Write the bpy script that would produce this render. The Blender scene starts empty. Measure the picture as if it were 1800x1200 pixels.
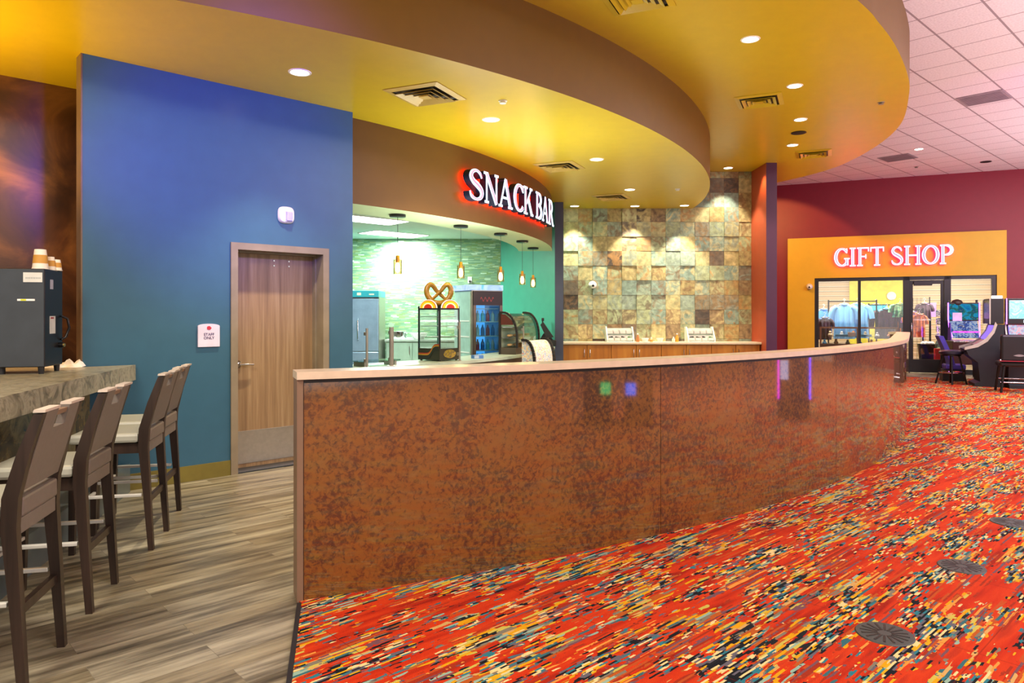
import bpy, bmesh, math, random
from mathutils import Vector, Matrix
random.seed(7)
C = bpy.context.scene.collection
PI = math.pi
FOC, EYE = 1260.0, 1.51          # focal length in pixels of the 1800 px wide frame, eye height

def P(px, py, z):                # point on the horizontal plane z seen at a pixel
    Y = (z-EYE)*FOC/(553.0-py)
    return Vector(((px-900)/FOC*Y, Y, z))
def D(px, py, Y):                # point at depth Y
    return Vector(((px-900)/FOC*Y, Y, EYE+(553.0-py)*Y/FOC))
def ray_circ(px, c, R):
    d = Vector(((px-900)/FOC, 1.0)).normalized(); c = Vector(c)
    b = d.dot(c); q = b*b-(c.dot(c)-R*R)
    return d*(b-math.sqrt(max(q, 0)))
def lin(c):
    f = lambda v: v/12.92 if v <= .04045 else ((v+.055)/1.055)**2.4
    if isinstance(c, str):
        c = [int(c[i:i+2], 16)/255 for i in (0, 2, 4)]
    return tuple(f(v) for v in c)+(1.0,)

# ---------------------------------------------------------------- materials
def nodes(name):
    m = bpy.data.materials.new(name); m.use_nodes = True
    nt = m.node_tree; nt.nodes.clear()
    out = nt.nodes.new('ShaderNodeOutputMaterial')
    return m, nt, out
def N(nt, kind, **kw):
    n = nt.nodes.new('ShaderNode'+kind)
    for k, v in kw.items():
        if k in n.inputs.keys(): n.inputs[k].default_value = v
        else: setattr(n, k, v)
    return n
def L(nt, a, b): nt.links.new(a, b)
def ramp(nt, stops, interp='LINEAR'):
    r = nt.nodes.new('ShaderNodeValToRGB'); r.color_ramp.interpolation = interp
    e = r.color_ramp.elements
    while len(e) < len(stops): e.new(.5)
    for i, (p, c) in enumerate(stops):
        e[i].position = p; e[i].color = lin(c) if isinstance(c, str) else c
    return r
def math_(nt, op, a, b=None):
    n = nt.nodes.new('ShaderNodeMath'); n.operation = op
    for i, v in enumerate((a, b)):
        if v is None: continue
        if isinstance(v, (int, float)): n.inputs[i].default_value = v
        else: L(nt, v, n.inputs[i])
    return n.outputs[0]
def mixc(nt, fac, a, b, mode='MIX'):
    n = nt.nodes.new('ShaderNodeMix'); n.data_type = 'RGBA'; n.blend_type = mode
    for sock, v in ((n.inputs[0], fac), (n.inputs[6], a), (n.inputs[7], b)):
        if isinstance(v, (int, float)): sock.default_value = v
        elif isinstance(v, tuple): sock.default_value = v
        elif isinstance(v, str): sock.default_value = lin(v)
        else: L(nt, v, sock)
    return n.outputs[2]
def coords(nt, scale=(1, 1, 1), rotz=0.0, loc=(0, 0, 0)):
    tc = nt.nodes.new('ShaderNodeTexCoord'); mp = nt.nodes.new('ShaderNodeMapping')
    mp.inputs['Scale'].default_value = scale; mp.inputs['Rotation'].default_value = (0, 0, rotz); mp.inputs['Location'].default_value = loc
    L(nt, tc.outputs['Object'], mp.inputs[0]); return mp.outputs[0]
def bump(nt, h, strength, dist, bsdf):
    b = N(nt, 'Bump'); b.inputs['Strength'].default_value = strength; b.inputs['Distance'].default_value = dist
    L(nt, h, b.inputs['Height']); L(nt, b.outputs[0], bsdf.inputs['Normal'])

MATS = {}
def mat(name, col, rough=.5, metal=0.0, var=.12, scale=6.0, spec=.5, bmp=0.0, coat=0.0, emit=None, estr=0.0):
    if name in MATS: return MATS[name]
    m, nt, out = nodes(name)
    b = N(nt, 'BsdfPrincipled'); L(nt, b.outputs[0], out.inputs[0])
    c = lin(col)
    nz = N(nt, 'TexNoise'); nz.inputs['Scale'].default_value = scale; nz.inputs['Detail'].default_value = 4
    L(nt, coords(nt), nz.inputs['Vector'])
    r = ramp(nt, [(.3, tuple(x*(1-var) for x in c[:3])+(1,)), (.7, tuple(min(1, x*(1+var)) for x in c[:3])+(1,))])
    L(nt, nz.outputs['Fac'], r.inputs[0]); L(nt, r.outputs[0], b.inputs['Base Color'])
    b.inputs['Roughness'].default_value = rough; b.inputs['Metallic'].default_value = metal
    b.inputs['Specular IOR Level'].default_value = spec
    if coat: b.inputs['Coat Weight'].default_value = coat; b.inputs['Coat Roughness'].default_value = .08
    if bmp:
        n2 = N(nt, 'TexNoise'); n2.inputs['Scale'].default_value = 90; L(nt, coords(nt), n2.inputs['Vector'])
        bump(nt, n2.outputs['Fac'], bmp, .01, b)
    if emit:
        b.inputs['Emission Color'].default_value = lin(emit); b.inputs['Emission Strength'].default_value = estr
    MATS[name] = m
    return m
def glow(name, col, s):
    if name in MATS: return MATS[name]
    m, nt, out = nodes(name); e = N(nt, 'Emission'); e.inputs[0].default_value = lin(col); e.inputs[1].default_value = s
    L(nt, e.outputs[0], out.inputs[0]); MATS[name] = m; return m
def glassy(name, tint='ffffff', refl=.08):
    if name in MATS: return MATS[name]
    m, nt, out = nodes(name)
    t = N(nt, 'BsdfTransparent'); t.inputs[0].default_value = lin(tint)
    g = N(nt, 'BsdfGlossy'); g.inputs['Roughness'].default_value = .03
    lw = N(nt, 'LayerWeight'); lw.inputs[0].default_value = .25
    k = math_(nt, 'ADD', math_(nt, 'MULTIPLY', lw.outputs['Fresnel'], .6), refl)
    mx = N(nt, 'MixShader'); L(nt, k, mx.inputs[0]); L(nt, t.outputs[0], mx.inputs[1]); L(nt, g.outputs[0], mx.inputs[2])
    L(nt, mx.outputs[0], out.inputs[0]); MATS[name] = m; return m

TH1 = math.atan2(.684, .730)      # direction of the staff-door wall, the ceiling grid and the carpet
TH2 = math.atan2(-.405, .914)     # direction of the gift shop wall

def m_carpet():
    m, nt, out = nodes('carpet'); b = N(nt, 'BsdfPrincipled'); L(nt, b.outputs[0], out.inputs[0])
    v = coords(nt, rotz=-TH1)
    # wobble so that the blocks have ragged ends
    wn = N(nt, 'TexNoise'); wn.inputs['Scale'].default_value = 9; L(nt, v, wn.inputs['Vector'])
    wn2 = N(nt, 'TexNoise'); wn2.inputs['Scale'].default_value = 34; L(nt, v, wn2.inputs['Vector'])
    def layer(su, sv, seed, thr_lo, thr_hi, msu, msv, stops):
        mp = N(nt, 'Mapping'); mp.inputs['Scale'].default_value = (su, sv, 1); mp.inputs['Location'].default_value = (seed, seed*1.7, 0); L(nt, v, mp.inputs[0])
        sp = N(nt, 'SeparateXYZ'); L(nt, mp.outputs[0], sp.inputs[0])
        row = math_(nt, 'FLOOR', math_(nt, 'ADD', sp.outputs[1], math_(nt, 'MULTIPLY', wn.outputs['Fac'], .9)))
        wr = N(nt, 'TexWhiteNoise', noise_dimensions='1D'); L(nt, row, wr.inputs['W'])
        col = math_(nt, 'FLOOR', math_(nt, 'ADD', math_(nt, 'ADD', sp.outputs[0], math_(nt, 'MULTIPLY', wn2.outputs['Fac'], 1.6)), math_(nt, 'MULTIPLY', wr.outputs['Value'], 17.0)))
        cb = N(nt, 'CombineXYZ'); L(nt, row, cb.inputs[0]); L(nt, col, cb.inputs[1]); cb.inputs[2].default_value = seed
        wc = N(nt, 'TexWhiteNoise', noise_dimensions='3D'); L(nt, cb.outputs[0], wc.inputs['Vector'])
        sepc = N(nt, 'SeparateColor'); L(nt, wc.outputs['Color'], sepc.inputs[0])
        r = ramp(nt, stops, 'CONSTANT'); L(nt, sepc.outputs[0], r.inputs[0])
        mm = N(nt, 'Mapping'); mm.inputs['Scale'].default_value = (msu, msv, 1); mm.inputs['Location'].default_value = (seed*3.1, seed, 0); L(nt, v, mm.inputs[0])
        mk = N(nt, 'TexNoise'); mk.inputs['Scale'].default_value = 1; mk.inputs['Detail'].default_value = 3; mk.inputs['Roughness'].default_value = .65; L(nt, mm.outputs[0], mk.inputs['Vector'])
        k = math_(nt, 'GREATER_THAN', math_(nt, 'ADD', mk.outputs['Fac'], math_(nt, 'MULTIPLY', math_(nt, 'SUBTRACT', sepc.outputs[1], .5), thr_hi)), thr_lo)
        return k, r.outputs[0]
    base_n = N(nt, 'TexNoise'); base_n.inputs['Scale'].default_value = 1.0
    mp0 = N(nt, 'Mapping'); mp0.inputs['Scale'].default_value = (1.6, 14, 1); L(nt, v, mp0.inputs[0]); L(nt, mp0.outputs[0], base_n.inputs['Vector'])
    br = ramp(nt, [(.33, '8c1c0a'), (.45, 'b02a0c'), (.6, 'bc3610'), (.68, 'a42c12')]); L(nt, base_n.outputs['Fac'], br.inputs[0])
    c = br.outputs[0]
    k, s = layer(3.2, 85, 1.3, .56, .20, 1.3, 6, [(0, '8f2a14'), (.35, 'a8481c'), (.6, '6a4650'), (.8, 'e08a3c')])
    c = mixc(nt, k, c, s)
    k, s = layer(9.5, 66, 4.1, .545, .13, 1.5, 5.0, [(0, 'c8920c'), (.18, 'bc965a'), (.30, 'b4a84c'), (.42, '746e60'), (.54, '30606a'), (.66, '181c22'), (.80, 'a4501c'), (.93, '84a496')])
    c = mixc(nt, k, c, s)
    k, s = layer(19, 95, 9.2, .565, .16, 1.8, 5.6, [(0, '10151c'), (.34, 'd4c088'), (.52, '28707f'), (.68, 'c89a14'), (.82, '5a5864')])
    c = mixc(nt, k, c, s)
    # carpet tile seams
    sp = N(nt, 'SeparateXYZ'); L(nt, v, sp.inputs[0])
    def seam(o, pitch, ph):
        f = math_(nt, 'FRACT', math_(nt, 'ADD', math_(nt, 'DIVIDE', o, pitch), ph))
        return math_(nt, 'LESS_THAN', f, .006)
    sm = math_(nt, 'MAXIMUM', seam(sp.outputs[0], 1.0, .32), seam(sp.outputs[1], 1.0, .1))
    c = mixc(nt, math_(nt, 'MULTIPLY', sm, .45), c, '5a1408')
    fz = N(nt, 'TexNoise'); fz.inputs['Scale'].default_value = 260; L(nt, v, fz.inputs['Vector'])
    L(nt, c, b.inputs['Base Color'])
    b.inputs['Roughness'].default_value = .95; b.inputs['Specular IOR Level'].default_value = .15
    bump(nt, fz.outputs['Fac'], .5, .006, b)
    return m

def m_plank():
    m, nt, out = nodes('vinyl_plank'); b = N(nt, 'BsdfPrincipled'); L(nt, b.outputs[0], out.inputs[0])
    v = coords(nt, rotz=-TH1)
    bk = N(nt, 'TexBrick'); bk.offset = .37
    bk.inputs['Scale'].default_value = 1; bk.inputs['Brick Width'].default_value = 1.22; bk.inputs['Row Height'].default_value = .152
    bk.inputs['Mortar Size'].default_value = .0012; bk.inputs['Color1'].default_value = (0, 0, 0, 1); bk.inputs['Color2'].default_value = (1, 1, 1, 1); bk.inputs['Mortar'].default_value = (.5, .5, .5, 1)
    L(nt, v, bk.inputs['Vector'])
    mp = N(nt, 'Mapping'); mp.inputs['Scale'].default_value = (.8, 8, 1); L(nt, v, mp.inputs[0])
    off = N(nt, 'VectorMath', operation='ADD'); L(nt, mp.outputs[0], off.inputs[0]); 
    sc = N(nt, 'VectorMath', operation='SCALE'); L(nt, bk.outputs['Color'], sc.inputs[0]); sc.inputs['Scale'].default_value = 40; L(nt, sc.outputs[0], off.inputs[1])
    nz = N(nt, 'TexNoise'); nz.inputs['Scale'].default_value = 1.6; nz.inputs['Detail'].default_value = 8; nz.inputs['Roughness'].default_value = .62; L(nt, off.outputs[0], nz.inputs['Vector'])
    r = ramp(nt, [(.30, '403c32'), (.43, '6c675a'), (.55, '959080'), (.7, 'b2ae9c')]); L(nt, nz.outputs['Fac'], r.inputs[0])
    tone = ramp(nt, [(0, 'd8d0c0'), (.5, 'f4f0e6'), (1, 'ffffff')]); L(nt, bk.outputs['Color'], tone.inputs[0])
    c = mixc(nt, 1.0, r.outputs[0], tone.outputs[0], 'MULTIPLY')
    c = mixc(nt, math_(nt, 'MULTIPLY', bk.outputs['Fac'], .45), c, '4a443a')
    L(nt, c, b.inputs['Base Color']); b.inputs['Roughness'].default_value = .34; b.inputs['Specular IOR Level'].default_value = .4
    bump(nt, nz.outputs['Fac'], .08, .01, b)
    return m

def m_rust():
    m, nt, out = nodes('rust_laminate'); b = N(nt, 'BsdfPrincipled'); L(nt, b.outputs[0], out.inputs[0])
    v = coords(nt)
    w = N(nt, 'TexNoise'); w.inputs['Scale'].default_value = 26; w.inputs['Detail'].default_value = 2; L(nt, v, w.inputs['Vector'])
    vm = N(nt, 'VectorMath', operation='MULTIPLY_ADD'); L(nt, w.outputs['Color'], vm.inputs[0]); vm.inputs[1].default_value = (.05, .05, .05); L(nt, v, vm.inputs[2])
    n1 = N(nt, 'TexNoise'); n1.inputs['Scale'].default_value = 38; n1.inputs['Detail'].default_value = 5; n1.inputs['Roughness'].default_value = .6; L(nt, vm.outputs[0], n1.inputs['Vector'])
    n2 = N(nt, 'TexNoise'); n2.inputs['Scale'].default_value = 2.2; n2.inputs['Detail'].default_value = 3; L(nt, v, n2.inputs['Vector'])
    k = math_(nt, 'ADD', n1.outputs['Fac'], math_(nt, 'MULTIPLY', math_(nt, 'SUBTRACT', n2.outputs['Fac'], .5), .55))
    r = ramp(nt, [(.40, '74480a'), (.5, '653c07'), (.57, '4c2a05'), (.68, '3a1c04')]); L(nt, k, r.inputs[0])
    L(nt, r.outputs[0], b.inputs['Base Color'])
    b.inputs['Roughness'].default_value = .5; b.inputs['Specular IOR Level'].default_value = .5
    b.inputs['Coat Weight'].default_value = 1.0; b.inputs['Coat Roughness'].default_value = .05; b.inputs['Coat IOR'].default_value = 1.8
    return m

def m_slate():
    m, nt, out = nodes('slate_tile'); b = N(nt, 'BsdfPrincipled'); L(nt, b.outputs[0], out.inputs[0])
    at = N(nt, 'Attribute', attribute_name='tile'); 
    sc = N(nt, 'SeparateColor'); L(nt, at.outputs['Color'], sc.inputs[0])
    base = ramp(nt, [(0, '9cae9a'), (.18, 'a8b48e'), (.36, 'b8b486'), (.54, 'b4a672'), (.68, '8ea698'), (.82, 'a08a66'), (.91, '7c7060'), (.97, '524840')], 'CONSTANT')
    L(nt, sc.outputs[0], base.inputs[0])
    alt = ramp(nt, [(0, '8a6a4a'), (.3, 'd8c890'), (.55, '8e9e94'), (.75, 'b88a50'), (.9, '6c5848')], 'CONSTANT'); L(nt, sc.outputs[1], alt.inputs[0])
    v = coords(nt); add = N(nt, 'VectorMath', operation='MULTIPLY_ADD'); L(nt, at.outputs['Color'], add.inputs[0]); add.inputs[1].default_value = (30, 30, 30); L(nt, v, add.inputs[2])
    nz = N(nt, 'TexNoise'); nz.inputs['Scale'].default_value = 4.2; nz.inputs['Detail'].default_value = 7; nz.inputs['Roughness'].default_value = .6; nz.inputs['Distortion'].default_value = 1.8; L(nt, add.outputs[0], nz.inputs['Vector'])
    k = ramp(nt, [(.46, (0, 0, 0, 1)), (.60, (1, 1, 1, 1))]); L(nt, nz.outputs['Fac'], k.inputs[0])
    c = mixc(nt, math_(nt, 'MULTIPLY', k.outputs[0], .75), base.outputs[0], alt.outputs[0])
    n3 = N(nt, 'TexNoise'); n3.inputs['Scale'].default_value = 13; n3.inputs['Detail'].default_value = 6; L(nt, add.outputs[0], n3.inputs['Vector'])
    g = ramp(nt, [(.35, 'b0b0b0'), (.65, 'ffffff')]); L(nt, n3.outputs['Fac'], g.inputs[0])
    c = mixc(nt, .7, c, g.outputs[0], 'MULTIPLY')
    L(nt, c, b.inputs['Base Color']); b.inputs['Roughness'].default_value = .55; bump(nt, nz.outputs['Fac'], .5, .02, b)
    return m

def m_mosaic():
    m, nt, out = nodes('glass_mosaic'); b = N(nt, 'BsdfPrincipled'); L(nt, b.outputs[0], out.inputs[0])
    tc = N(nt, 'TexCoord'); sp = N(nt, 'SeparateXYZ'); L(nt, tc.outputs['Object'], sp.inputs[0])
    row = math_(nt, 'FLOOR', math_(nt, 'DIVIDE', sp.outputs[2], .021))
    w1 = N(nt, 'TexWhiteNoise', noise_dimensions='1D'); L(nt, row, w1.inputs['W'])
    u = math_(nt, 'ADD', math_(nt, 'DIVIDE', sp.outputs[0], .13), math_(nt, 'MULTIPLY', w1.outputs['Value'], 9.0))
    cb = N(nt, 'CombineXYZ'); L(nt, row, cb.inputs[0]); L(nt, math_(nt, 'FLOOR', u), cb.inputs[1])
    w2 = N(nt, 'TexWhiteNoise', noise_dimensions='2D'); L(nt, cb.outputs[0], w2.inputs['Vector'])
    r = ramp(nt, [(0, '74987a'), (.2, '86a888'), (.4, '7c9c68'), (.55, '688e74'), (.7, '96b494'), (.84, '8ca070'), (.95, 'c0d8c4')], 'CONSTANT'); L(nt, w2.outputs['Value'], r.inputs[0])
    fz = math_(nt, 'FRACT', math_(nt, 'DIVIDE', sp.outputs[2], .021))
    gr = math_(nt, 'MAXIMUM', math_(nt, 'LESS_THAN', fz, .1), math_(nt, 'LESS_THAN', math_(nt, 'FRACT', u), .02))
    c = mixc(nt, math_(nt, 'MULTIPLY', gr, .6), r.outputs[0], '6a7a68')
    L(nt, c, b.inputs['Base Color'])
    L(nt, math_(nt, 'ADD', math_(nt, 'MULTIPLY', w2.outputs['Value'], .25), .12), b.inputs['Roughness'])
    bump(nt, math_(nt, 'ADD', w2.outputs['Value'], math_(nt, 'MULTIPLY', gr, -1.0)), .35, .01, b)
    return m

def m_grid():
    m, nt, out = nodes('acoustic_tile'); b = N(nt, 'BsdfPrincipled'); L(nt, b.outputs[0], out.inputs[0])
    v = coords(nt, rotz=-TH1); sp = N(nt, 'SeparateXYZ'); L(nt, v, sp.inputs[0])
    def line(o, pitch, ph, w):
        f = math_(nt, 'FRACT', math_(nt, 'DIVIDE', math_(nt, 'SUBTRACT', o, ph), pitch))
        f = math_(nt, 'ABSOLUTE', math_(nt, 'SUBTRACT', f, .5))
        return math_(nt, 'GREATER_THAN', f, .5-w/pitch/2)
    a = line(sp.outputs[1], .684, .254, .026); bb = line(sp.outputs[0], .672, .165, .02)
    k = math_(nt, 'MAXIMUM', a, bb)
    nz = N(nt, 'TexNoise'); nz.inputs['Scale'].default_value = 40; nz.inputs['Detail'].default_value = 4; L(nt, v, nz.inputs['Vector'])
    t = ramp(nt, [(.3, 'cfc8c8'), (.7, 'e4dede')]); L(nt, nz.outputs['Fac'], t.inputs[0])
    c = mixc(nt, math_(nt, 'MULTIPLY', k, .8), t.outputs[0], '7c6a6e')
    L(nt, c, b.inputs['Base Color']); b.inputs['Roughness'].default_value = .85
    bump(nt, math_(nt, 'MULTIPLY', k, -1.0), .4, .01, b)
    return m

def m_wood(name, cols, axis='Z', scale=1.0, rough=.42, stretch=14):
    m, nt, out = nodes(name); b = N(nt, 'BsdfPrincipled'); L(nt, b.outputs[0], out.inputs[0])
    s = {'Z': (stretch, stretch, .8), 'X': (.8, stretch, stretch), 'Y': (stretch, .8, stretch)}[axis]
    v = coords(nt, scale=tuple(x*scale for x in s))
    nz = N(nt, 'TexNoise'); nz.inputs['Scale'].default_value = 1; nz.inputs['Detail'].default_value = 7; nz.inputs['Roughness'].default_value = .6; L(nt, v, nz.inputs['Vector'])
    r = ramp(nt, [(.3, cols[0]), (.5, cols[1]), (.7, cols[2])]); L(nt, nz.outputs['Fac'], r.inputs[0])
    L(nt, r.outputs[0], b.inputs['Base Color']); b.inputs['Roughness'].default_value = rough
    bump(nt, nz.outputs['Fac'], .08, .01, b); return m

def m_mottle(name, cols, scale, rough, metal=0.0, dist=1.0, coat=0.0):
    m, nt, out = nodes(name); b = N(nt, 'BsdfPrincipled'); L(nt, b.outputs[0], out.inputs[0])
    nz = N(nt, 'TexNoise'); nz.inputs['Scale'].default_value = scale; nz.inputs['Detail'].default_value = 7; nz.inputs['Distortion'].default_value = dist; nz.inputs['Roughness'].default_value = .6
    L(nt, coords(nt), nz.inputs['Vector'])
    n = len(cols); r = ramp(nt, [(.28+.44*i/(n-1), c) for i, c in enumerate(cols)]); L(nt, nz.outputs['Fac'], r.inputs[0])
    L(nt, r.outputs[0], b.inputs['Base Color']); b.inputs['Roughness'].default_value = rough; b.inputs['Metallic'].default_value = metal
    if coat: b.inputs['Coat Weight'].default_value = coat
    return m

def m_slat():                     # slotted display wall in the gift shop
    m, nt, out = nodes('slotted_wall'); b = N(nt, 'BsdfPrincipled'); L(nt, b.outputs[0], out.inputs[0])
    tc = N(nt, 'TexCoord'); sp = N(nt, 'SeparateXYZ'); L(nt, tc.outputs['Object'], sp.inputs[0])
    f = math_(nt, 'FRACT', math_(nt, 'DIVIDE', sp.outputs[2], .15))
    k = math_(nt, 'LESS_THAN', f, .1); hi = math_(nt, 'LESS_THAN', math_(nt, 'ABSOLUTE', math_(nt, 'SUBTRACT', f, .16)), .05)
    c = mixc(nt, k, 'c2ab88', '6e5a48'); c = mixc(nt, math_(nt, 'MULTIPLY', hi, .8), c, 'efe4d0')
    L(nt, c, b.inputs['Base Color']); b.inputs['Roughness'].default_value = .4; return m

def m_art(name, cols, scale=9.0, emit=0.0, seed=0.0):   # printed or lit artwork, plain blotches of colour
    m, nt, out = nodes(name)
    v = coords(nt, loc=(seed, seed*2, seed*.7))
    nz = N(nt, 'TexNoise'); nz.inputs['Scale'].default_value = scale; nz.inputs['Detail'].default_value = 3; nz.inputs['Distortion'].default_value = 1.2; L(nt, v, nz.inputs['Vector'])
    n = len(cols); r = ramp(nt, [(.25+.5*i/(n-1), c) for i, c in enumerate(cols)]); L(nt, nz.outputs['Fac'], r.inputs[0])
    if emit:
        e = N(nt, 'Emission'); e.inputs[1].default_value = emit; L(nt, r.outputs[0], e.inputs[0]); L(nt, e.outputs[0], out.inputs[0])
    else:
        b = N(nt, 'BsdfPrincipled'); L(nt, r.outputs[0], b.inputs['Base Color']); b.inputs['Roughness'].default_value = .35; L(nt, b.outputs[0], out.inputs[0])
    return m

M_carpet, M_plank, M_rust, M_slate, M_mosaic, M_grid, M_slat = m_carpet(), m_plank(), m_rust(), m_slate(), m_mosaic(), m_grid(), m_slat()
M_yellow = mat('yellow_ceiling_paint', 'c8aa18', .3, var=.03, spec=.45)
M_orange = mat('orange_brown_paint', '6a4a04', .45, var=.04)
M_fascia = mat('terracotta_paint', '62400f', .5, var=.04)
M_cream = mat('pale_underside_paint', 'bccaa0', .5, var=.03)
M_blue = mat('blue_wall_paint', '36607a', .33, var=.04, spec=.4)
M_teal = mat('teal_wall_paint', '3c9480', .45, var=.04)
M_navy = mat('dark_blue_paint', '3c4660', .5, var=.04)
M_red = mat('red_wall_paint', '7c0c22', .5, var=.04)
M_redor = mat('orange_lit_red', 'ac4a2a', .5, var=.04)  # red wall shifted to orange for the light on its inner face
M_plum = mat('plum_paint', '44123a', .5, var=.04)
M_gold = mat('golden_yellow_paint', 'd0a814', .5, var=.03)
M_brownwall = m_mottle('bronze_mottled_panel', ['24140c', '4a2c18', '7a5028'], 1.6, .3)
M_base = mat('olive_rubber_base', '6e6428', .5)
M_frame = mat('taupe_steel_frame', '857a68', .4, spec=.4)
M_door = m_wood('grey_brown_oak', ['745c44', '8c7254', 'a08868'], 'Z', 1.1, .4, 22)
M_steel = mat('brushed_steel', 'b4b0a8', .34, .9, .06, 30)
M_chrome = mat('chrome', 'd8d8dc', .1, 1.0, .02)
M_white = mat('white_plastic', 'e8e6e2', .4, var=.03)
M_black = mat('black_plastic', '15161a', .38, var=.1)
M_blackm = mat('black_metal', '121216', .3, .3, var=.1)
M_grey = mat('dark_grey_steel', '3a4048', .38, .5)
M_cleanw = mat('solid_surface_top', 'd2bfa8', .28, var=.06, scale=14)
M_trim = mat('taupe_trim', '7d6350', .4, var=.06)
M_stone = m_mottle('grey_green_stone', ['5a5a4c', '84806c', 'a8a48e', '6c6a58'], 7, .3, dist=2.2)
M_legwood = m_wood('dark_walnut', ['1c1411', '30231d', '3e2e27'], 'Z', 1.0, .38, 16)
M_vinyl = mat('taupe_upholstery', '6c645e', .42, var=.06, scale=40)
M_rail = mat('pale_metal_rail', 'd4d4d0', .35, .3)
M_seat = mat('seat_vinyl_sheen', 'a8aaa0', .3, var=.04)  # taupe cushion painted pale for the sheen of the ceiling light
M_glass = glassy('clear_glass'); M_glasst = glassy('tinted_glass', 'cfe6e0', .1)
M_lamp = glow('lamp_white', 'fff4e0', 9.0); M_troff = glow('troffer_white', 'f4fff8', 9.0); M_bulb = glow('bulb_warm', 'ffd890', 10.0)

# ---------------------------------------------------------------- mesh builder
class MB:
    def __init__(s): s.bm = bmesh.new(); s.M = Matrix.Identity(4); s.mi = 0; s.sm = False
    def _f(s, vs):
        try: f = s.bm.faces.new(vs); f.material_index = s.mi; f.smooth = s.sm; return f
        except ValueError: return None
    def v(s, p): return s.bm.verts.new(s.M @ Vector(p))
    def box(s, x0, x1, y0, y1, z0, z1, bev=0.0):
        vs = [s.v((x, y, z)) for z in (z0, z1) for y in (y0, y1) for x in (x0, x1)]
        fs = [s._f([vs[i] for i in q]) for q in ((0, 2, 3, 1), (4, 5, 7, 6), (0, 1, 5, 4), (2, 6, 7, 3), (0, 4, 6, 2), (1, 3, 7, 5))]
        if bev:
            es = list({e for f in fs for e in f.edges})
            r = bmesh.ops.bevel(s.bm, geom=es, offset=bev, segments=2, profile=.5, affect='EDGES')
            for f in r['faces']: f.material_index = s.mi
        return s
    def prism(s, pts, vec):       # closed polygon extruded along a vector
        vec = Vector(vec); a = [s.v(p) for p in pts]; b = [s.v(Vector(p)+vec) for p in pts]
        s._f(a[::-1]); s._f(b); n = len(a)
        for i in range(n): s._f([a[i], a[(i+1) % n], b[(i+1) % n], b[i]])
        return s
    def plate(s, pts): s._f([s.v(p) for p in pts]); return s
    def ring(s, c, ax, r, seg):
        ax = Vector(ax).normalized(); t = ax.orthogonal().normalized()
        if abs(ax.z) > .99: t = Vector((1, 0, 0))
        u = ax.cross(t)
        return [s.v(Vector(c)+(t*math.cos(2*PI*i/seg)+u*math.sin(2*PI*i/seg))*r) for i in range(seg)]
    def cyl(s, p0, p1, r, seg=16, r2=None, cap=True):
        p0, p1 = Vector(p0), Vector(p1); r2 = r if r2 is None else r2
        a = s.ring(p0, p1-p0, r, seg); b = s.ring(p1, p1-p0, r2, seg)
        sm = s.sm; s.sm = True
        for i in range(seg): s._f([a[i], a[(i+1) % seg], b[(i+1) % seg], b[i]])
        s.sm = sm
        if cap: s._f(a[::-1]); s._f(b)
        return s
    def tube(s, pts, r, seg=10, closed=False):
        pts = [Vector(p) for p in pts]; n = len(pts); rs = r if isinstance(r, (list, tuple)) else [r]*n
        rings = []; prev = None
        for i, p in enumerate(pts):
            a = pts[(i+1) % n] if (closed or i < n-1) else p; b = pts[i-1] if (closed or i > 0) else p
            t = (a-b).normalized()
            if prev is None: u = t.orthogonal().normalized()
            else:
                u = prev-t*prev.dot(t); u = u.normalized() if u.length > 1e-6 else t.orthogonal().normalized()
            prev = u; w = t.cross(u)
            rings.append([s.v(p+(u*math.cos(2*PI*k/seg)+w*math.sin(2*PI*k/seg))*rs[i]) for k in range(seg)])
        sm = s.sm; s.sm = True
        for i in range(n if closed else n-1):
            a, b = rings[i], rings[(i+1) % n]
            for k in range(seg): s._f([a[k], a[(k+1) % seg], b[(k+1) % seg], b[k]])
        s.sm = sm
        if not closed: s._f(rings[0][::-1]); s._f(rings[-1])
        return s
    def lathe(s, prof, c=(0, 0, 0), seg=24, mis=None):
        c = Vector(c); rings = []
        for r, z in prof: rings.append([s.v(c+Vector((r*math.cos(2*PI*k/seg), r*math.sin(2*PI*k/seg), z))) for k in range(seg)] if r > 1e-6 else [s.v(c+Vector((0, 0, z)))])
        sm = s.sm; s.sm = True
        for i in range(len(rings)-1):
            if mis: s.mi = mis[i]
            a, b = rings[i], rings[i+1]
            for k in range(seg):
                k2 = (k+1) % seg
                if len(a) == 1 and len(b) == 1: continue
                if len(a) == 1: s._f([a[0], b[k2], b[k]])
                elif len(b) == 1: s._f([a[k], a[k2], b[0]])
                else: s._f([a[k], a[k2], b[k2], b[k]])
        s.sm = sm; return s
    def arc(s, c, r0, r1, a0, a1, z0, z1, n=32, mo=0, mu=0, mt=0, mi_in=0):   # ring sector, angles in degrees
        rows = []
        for i in range(n+1):
            a = math.radians(a0+(a1-a0)*i/n); k = Vector((math.cos(a), math.sin(a), 0)); b = Vector((c[0], c[1], 0))
            rows.append([s.v(b+k*r+Vector((0, 0, z))) for r, z in ((r0, z0), (r1, z0), (r1, z1), (r0, z1))])
        for i in range(n):
            a, b = rows[i], rows[i+1]
            for j, m in ((0, mu), (1, mo), (2, mt), (3, mi_in)):
                s.mi = m; s.sm = j in (1, 3); s._f([a[j], b[j], b[(j+1) % 4], a[(j+1) % 4]])
        s.mi = mo; s.sm = False; s._f(rows[0]); s._f(rows[-1][::-1]); return s
    def sphere(s, c, r, seg=16, sq=(1, 1, 1)):
        prof = [(r*math.cos(-PI/2+PI*i/10), r*math.sin(-PI/2+PI*i/10)) for i in range(11)]
        prof[0] = (0, -r); prof[-1] = (0, r); M = s.M
        s.M = M @ Matrix.Translation(c) @ Matrix.Diagonal((*sq, 1)); s.lathe(prof, seg=seg); s.M = M; return s
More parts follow.
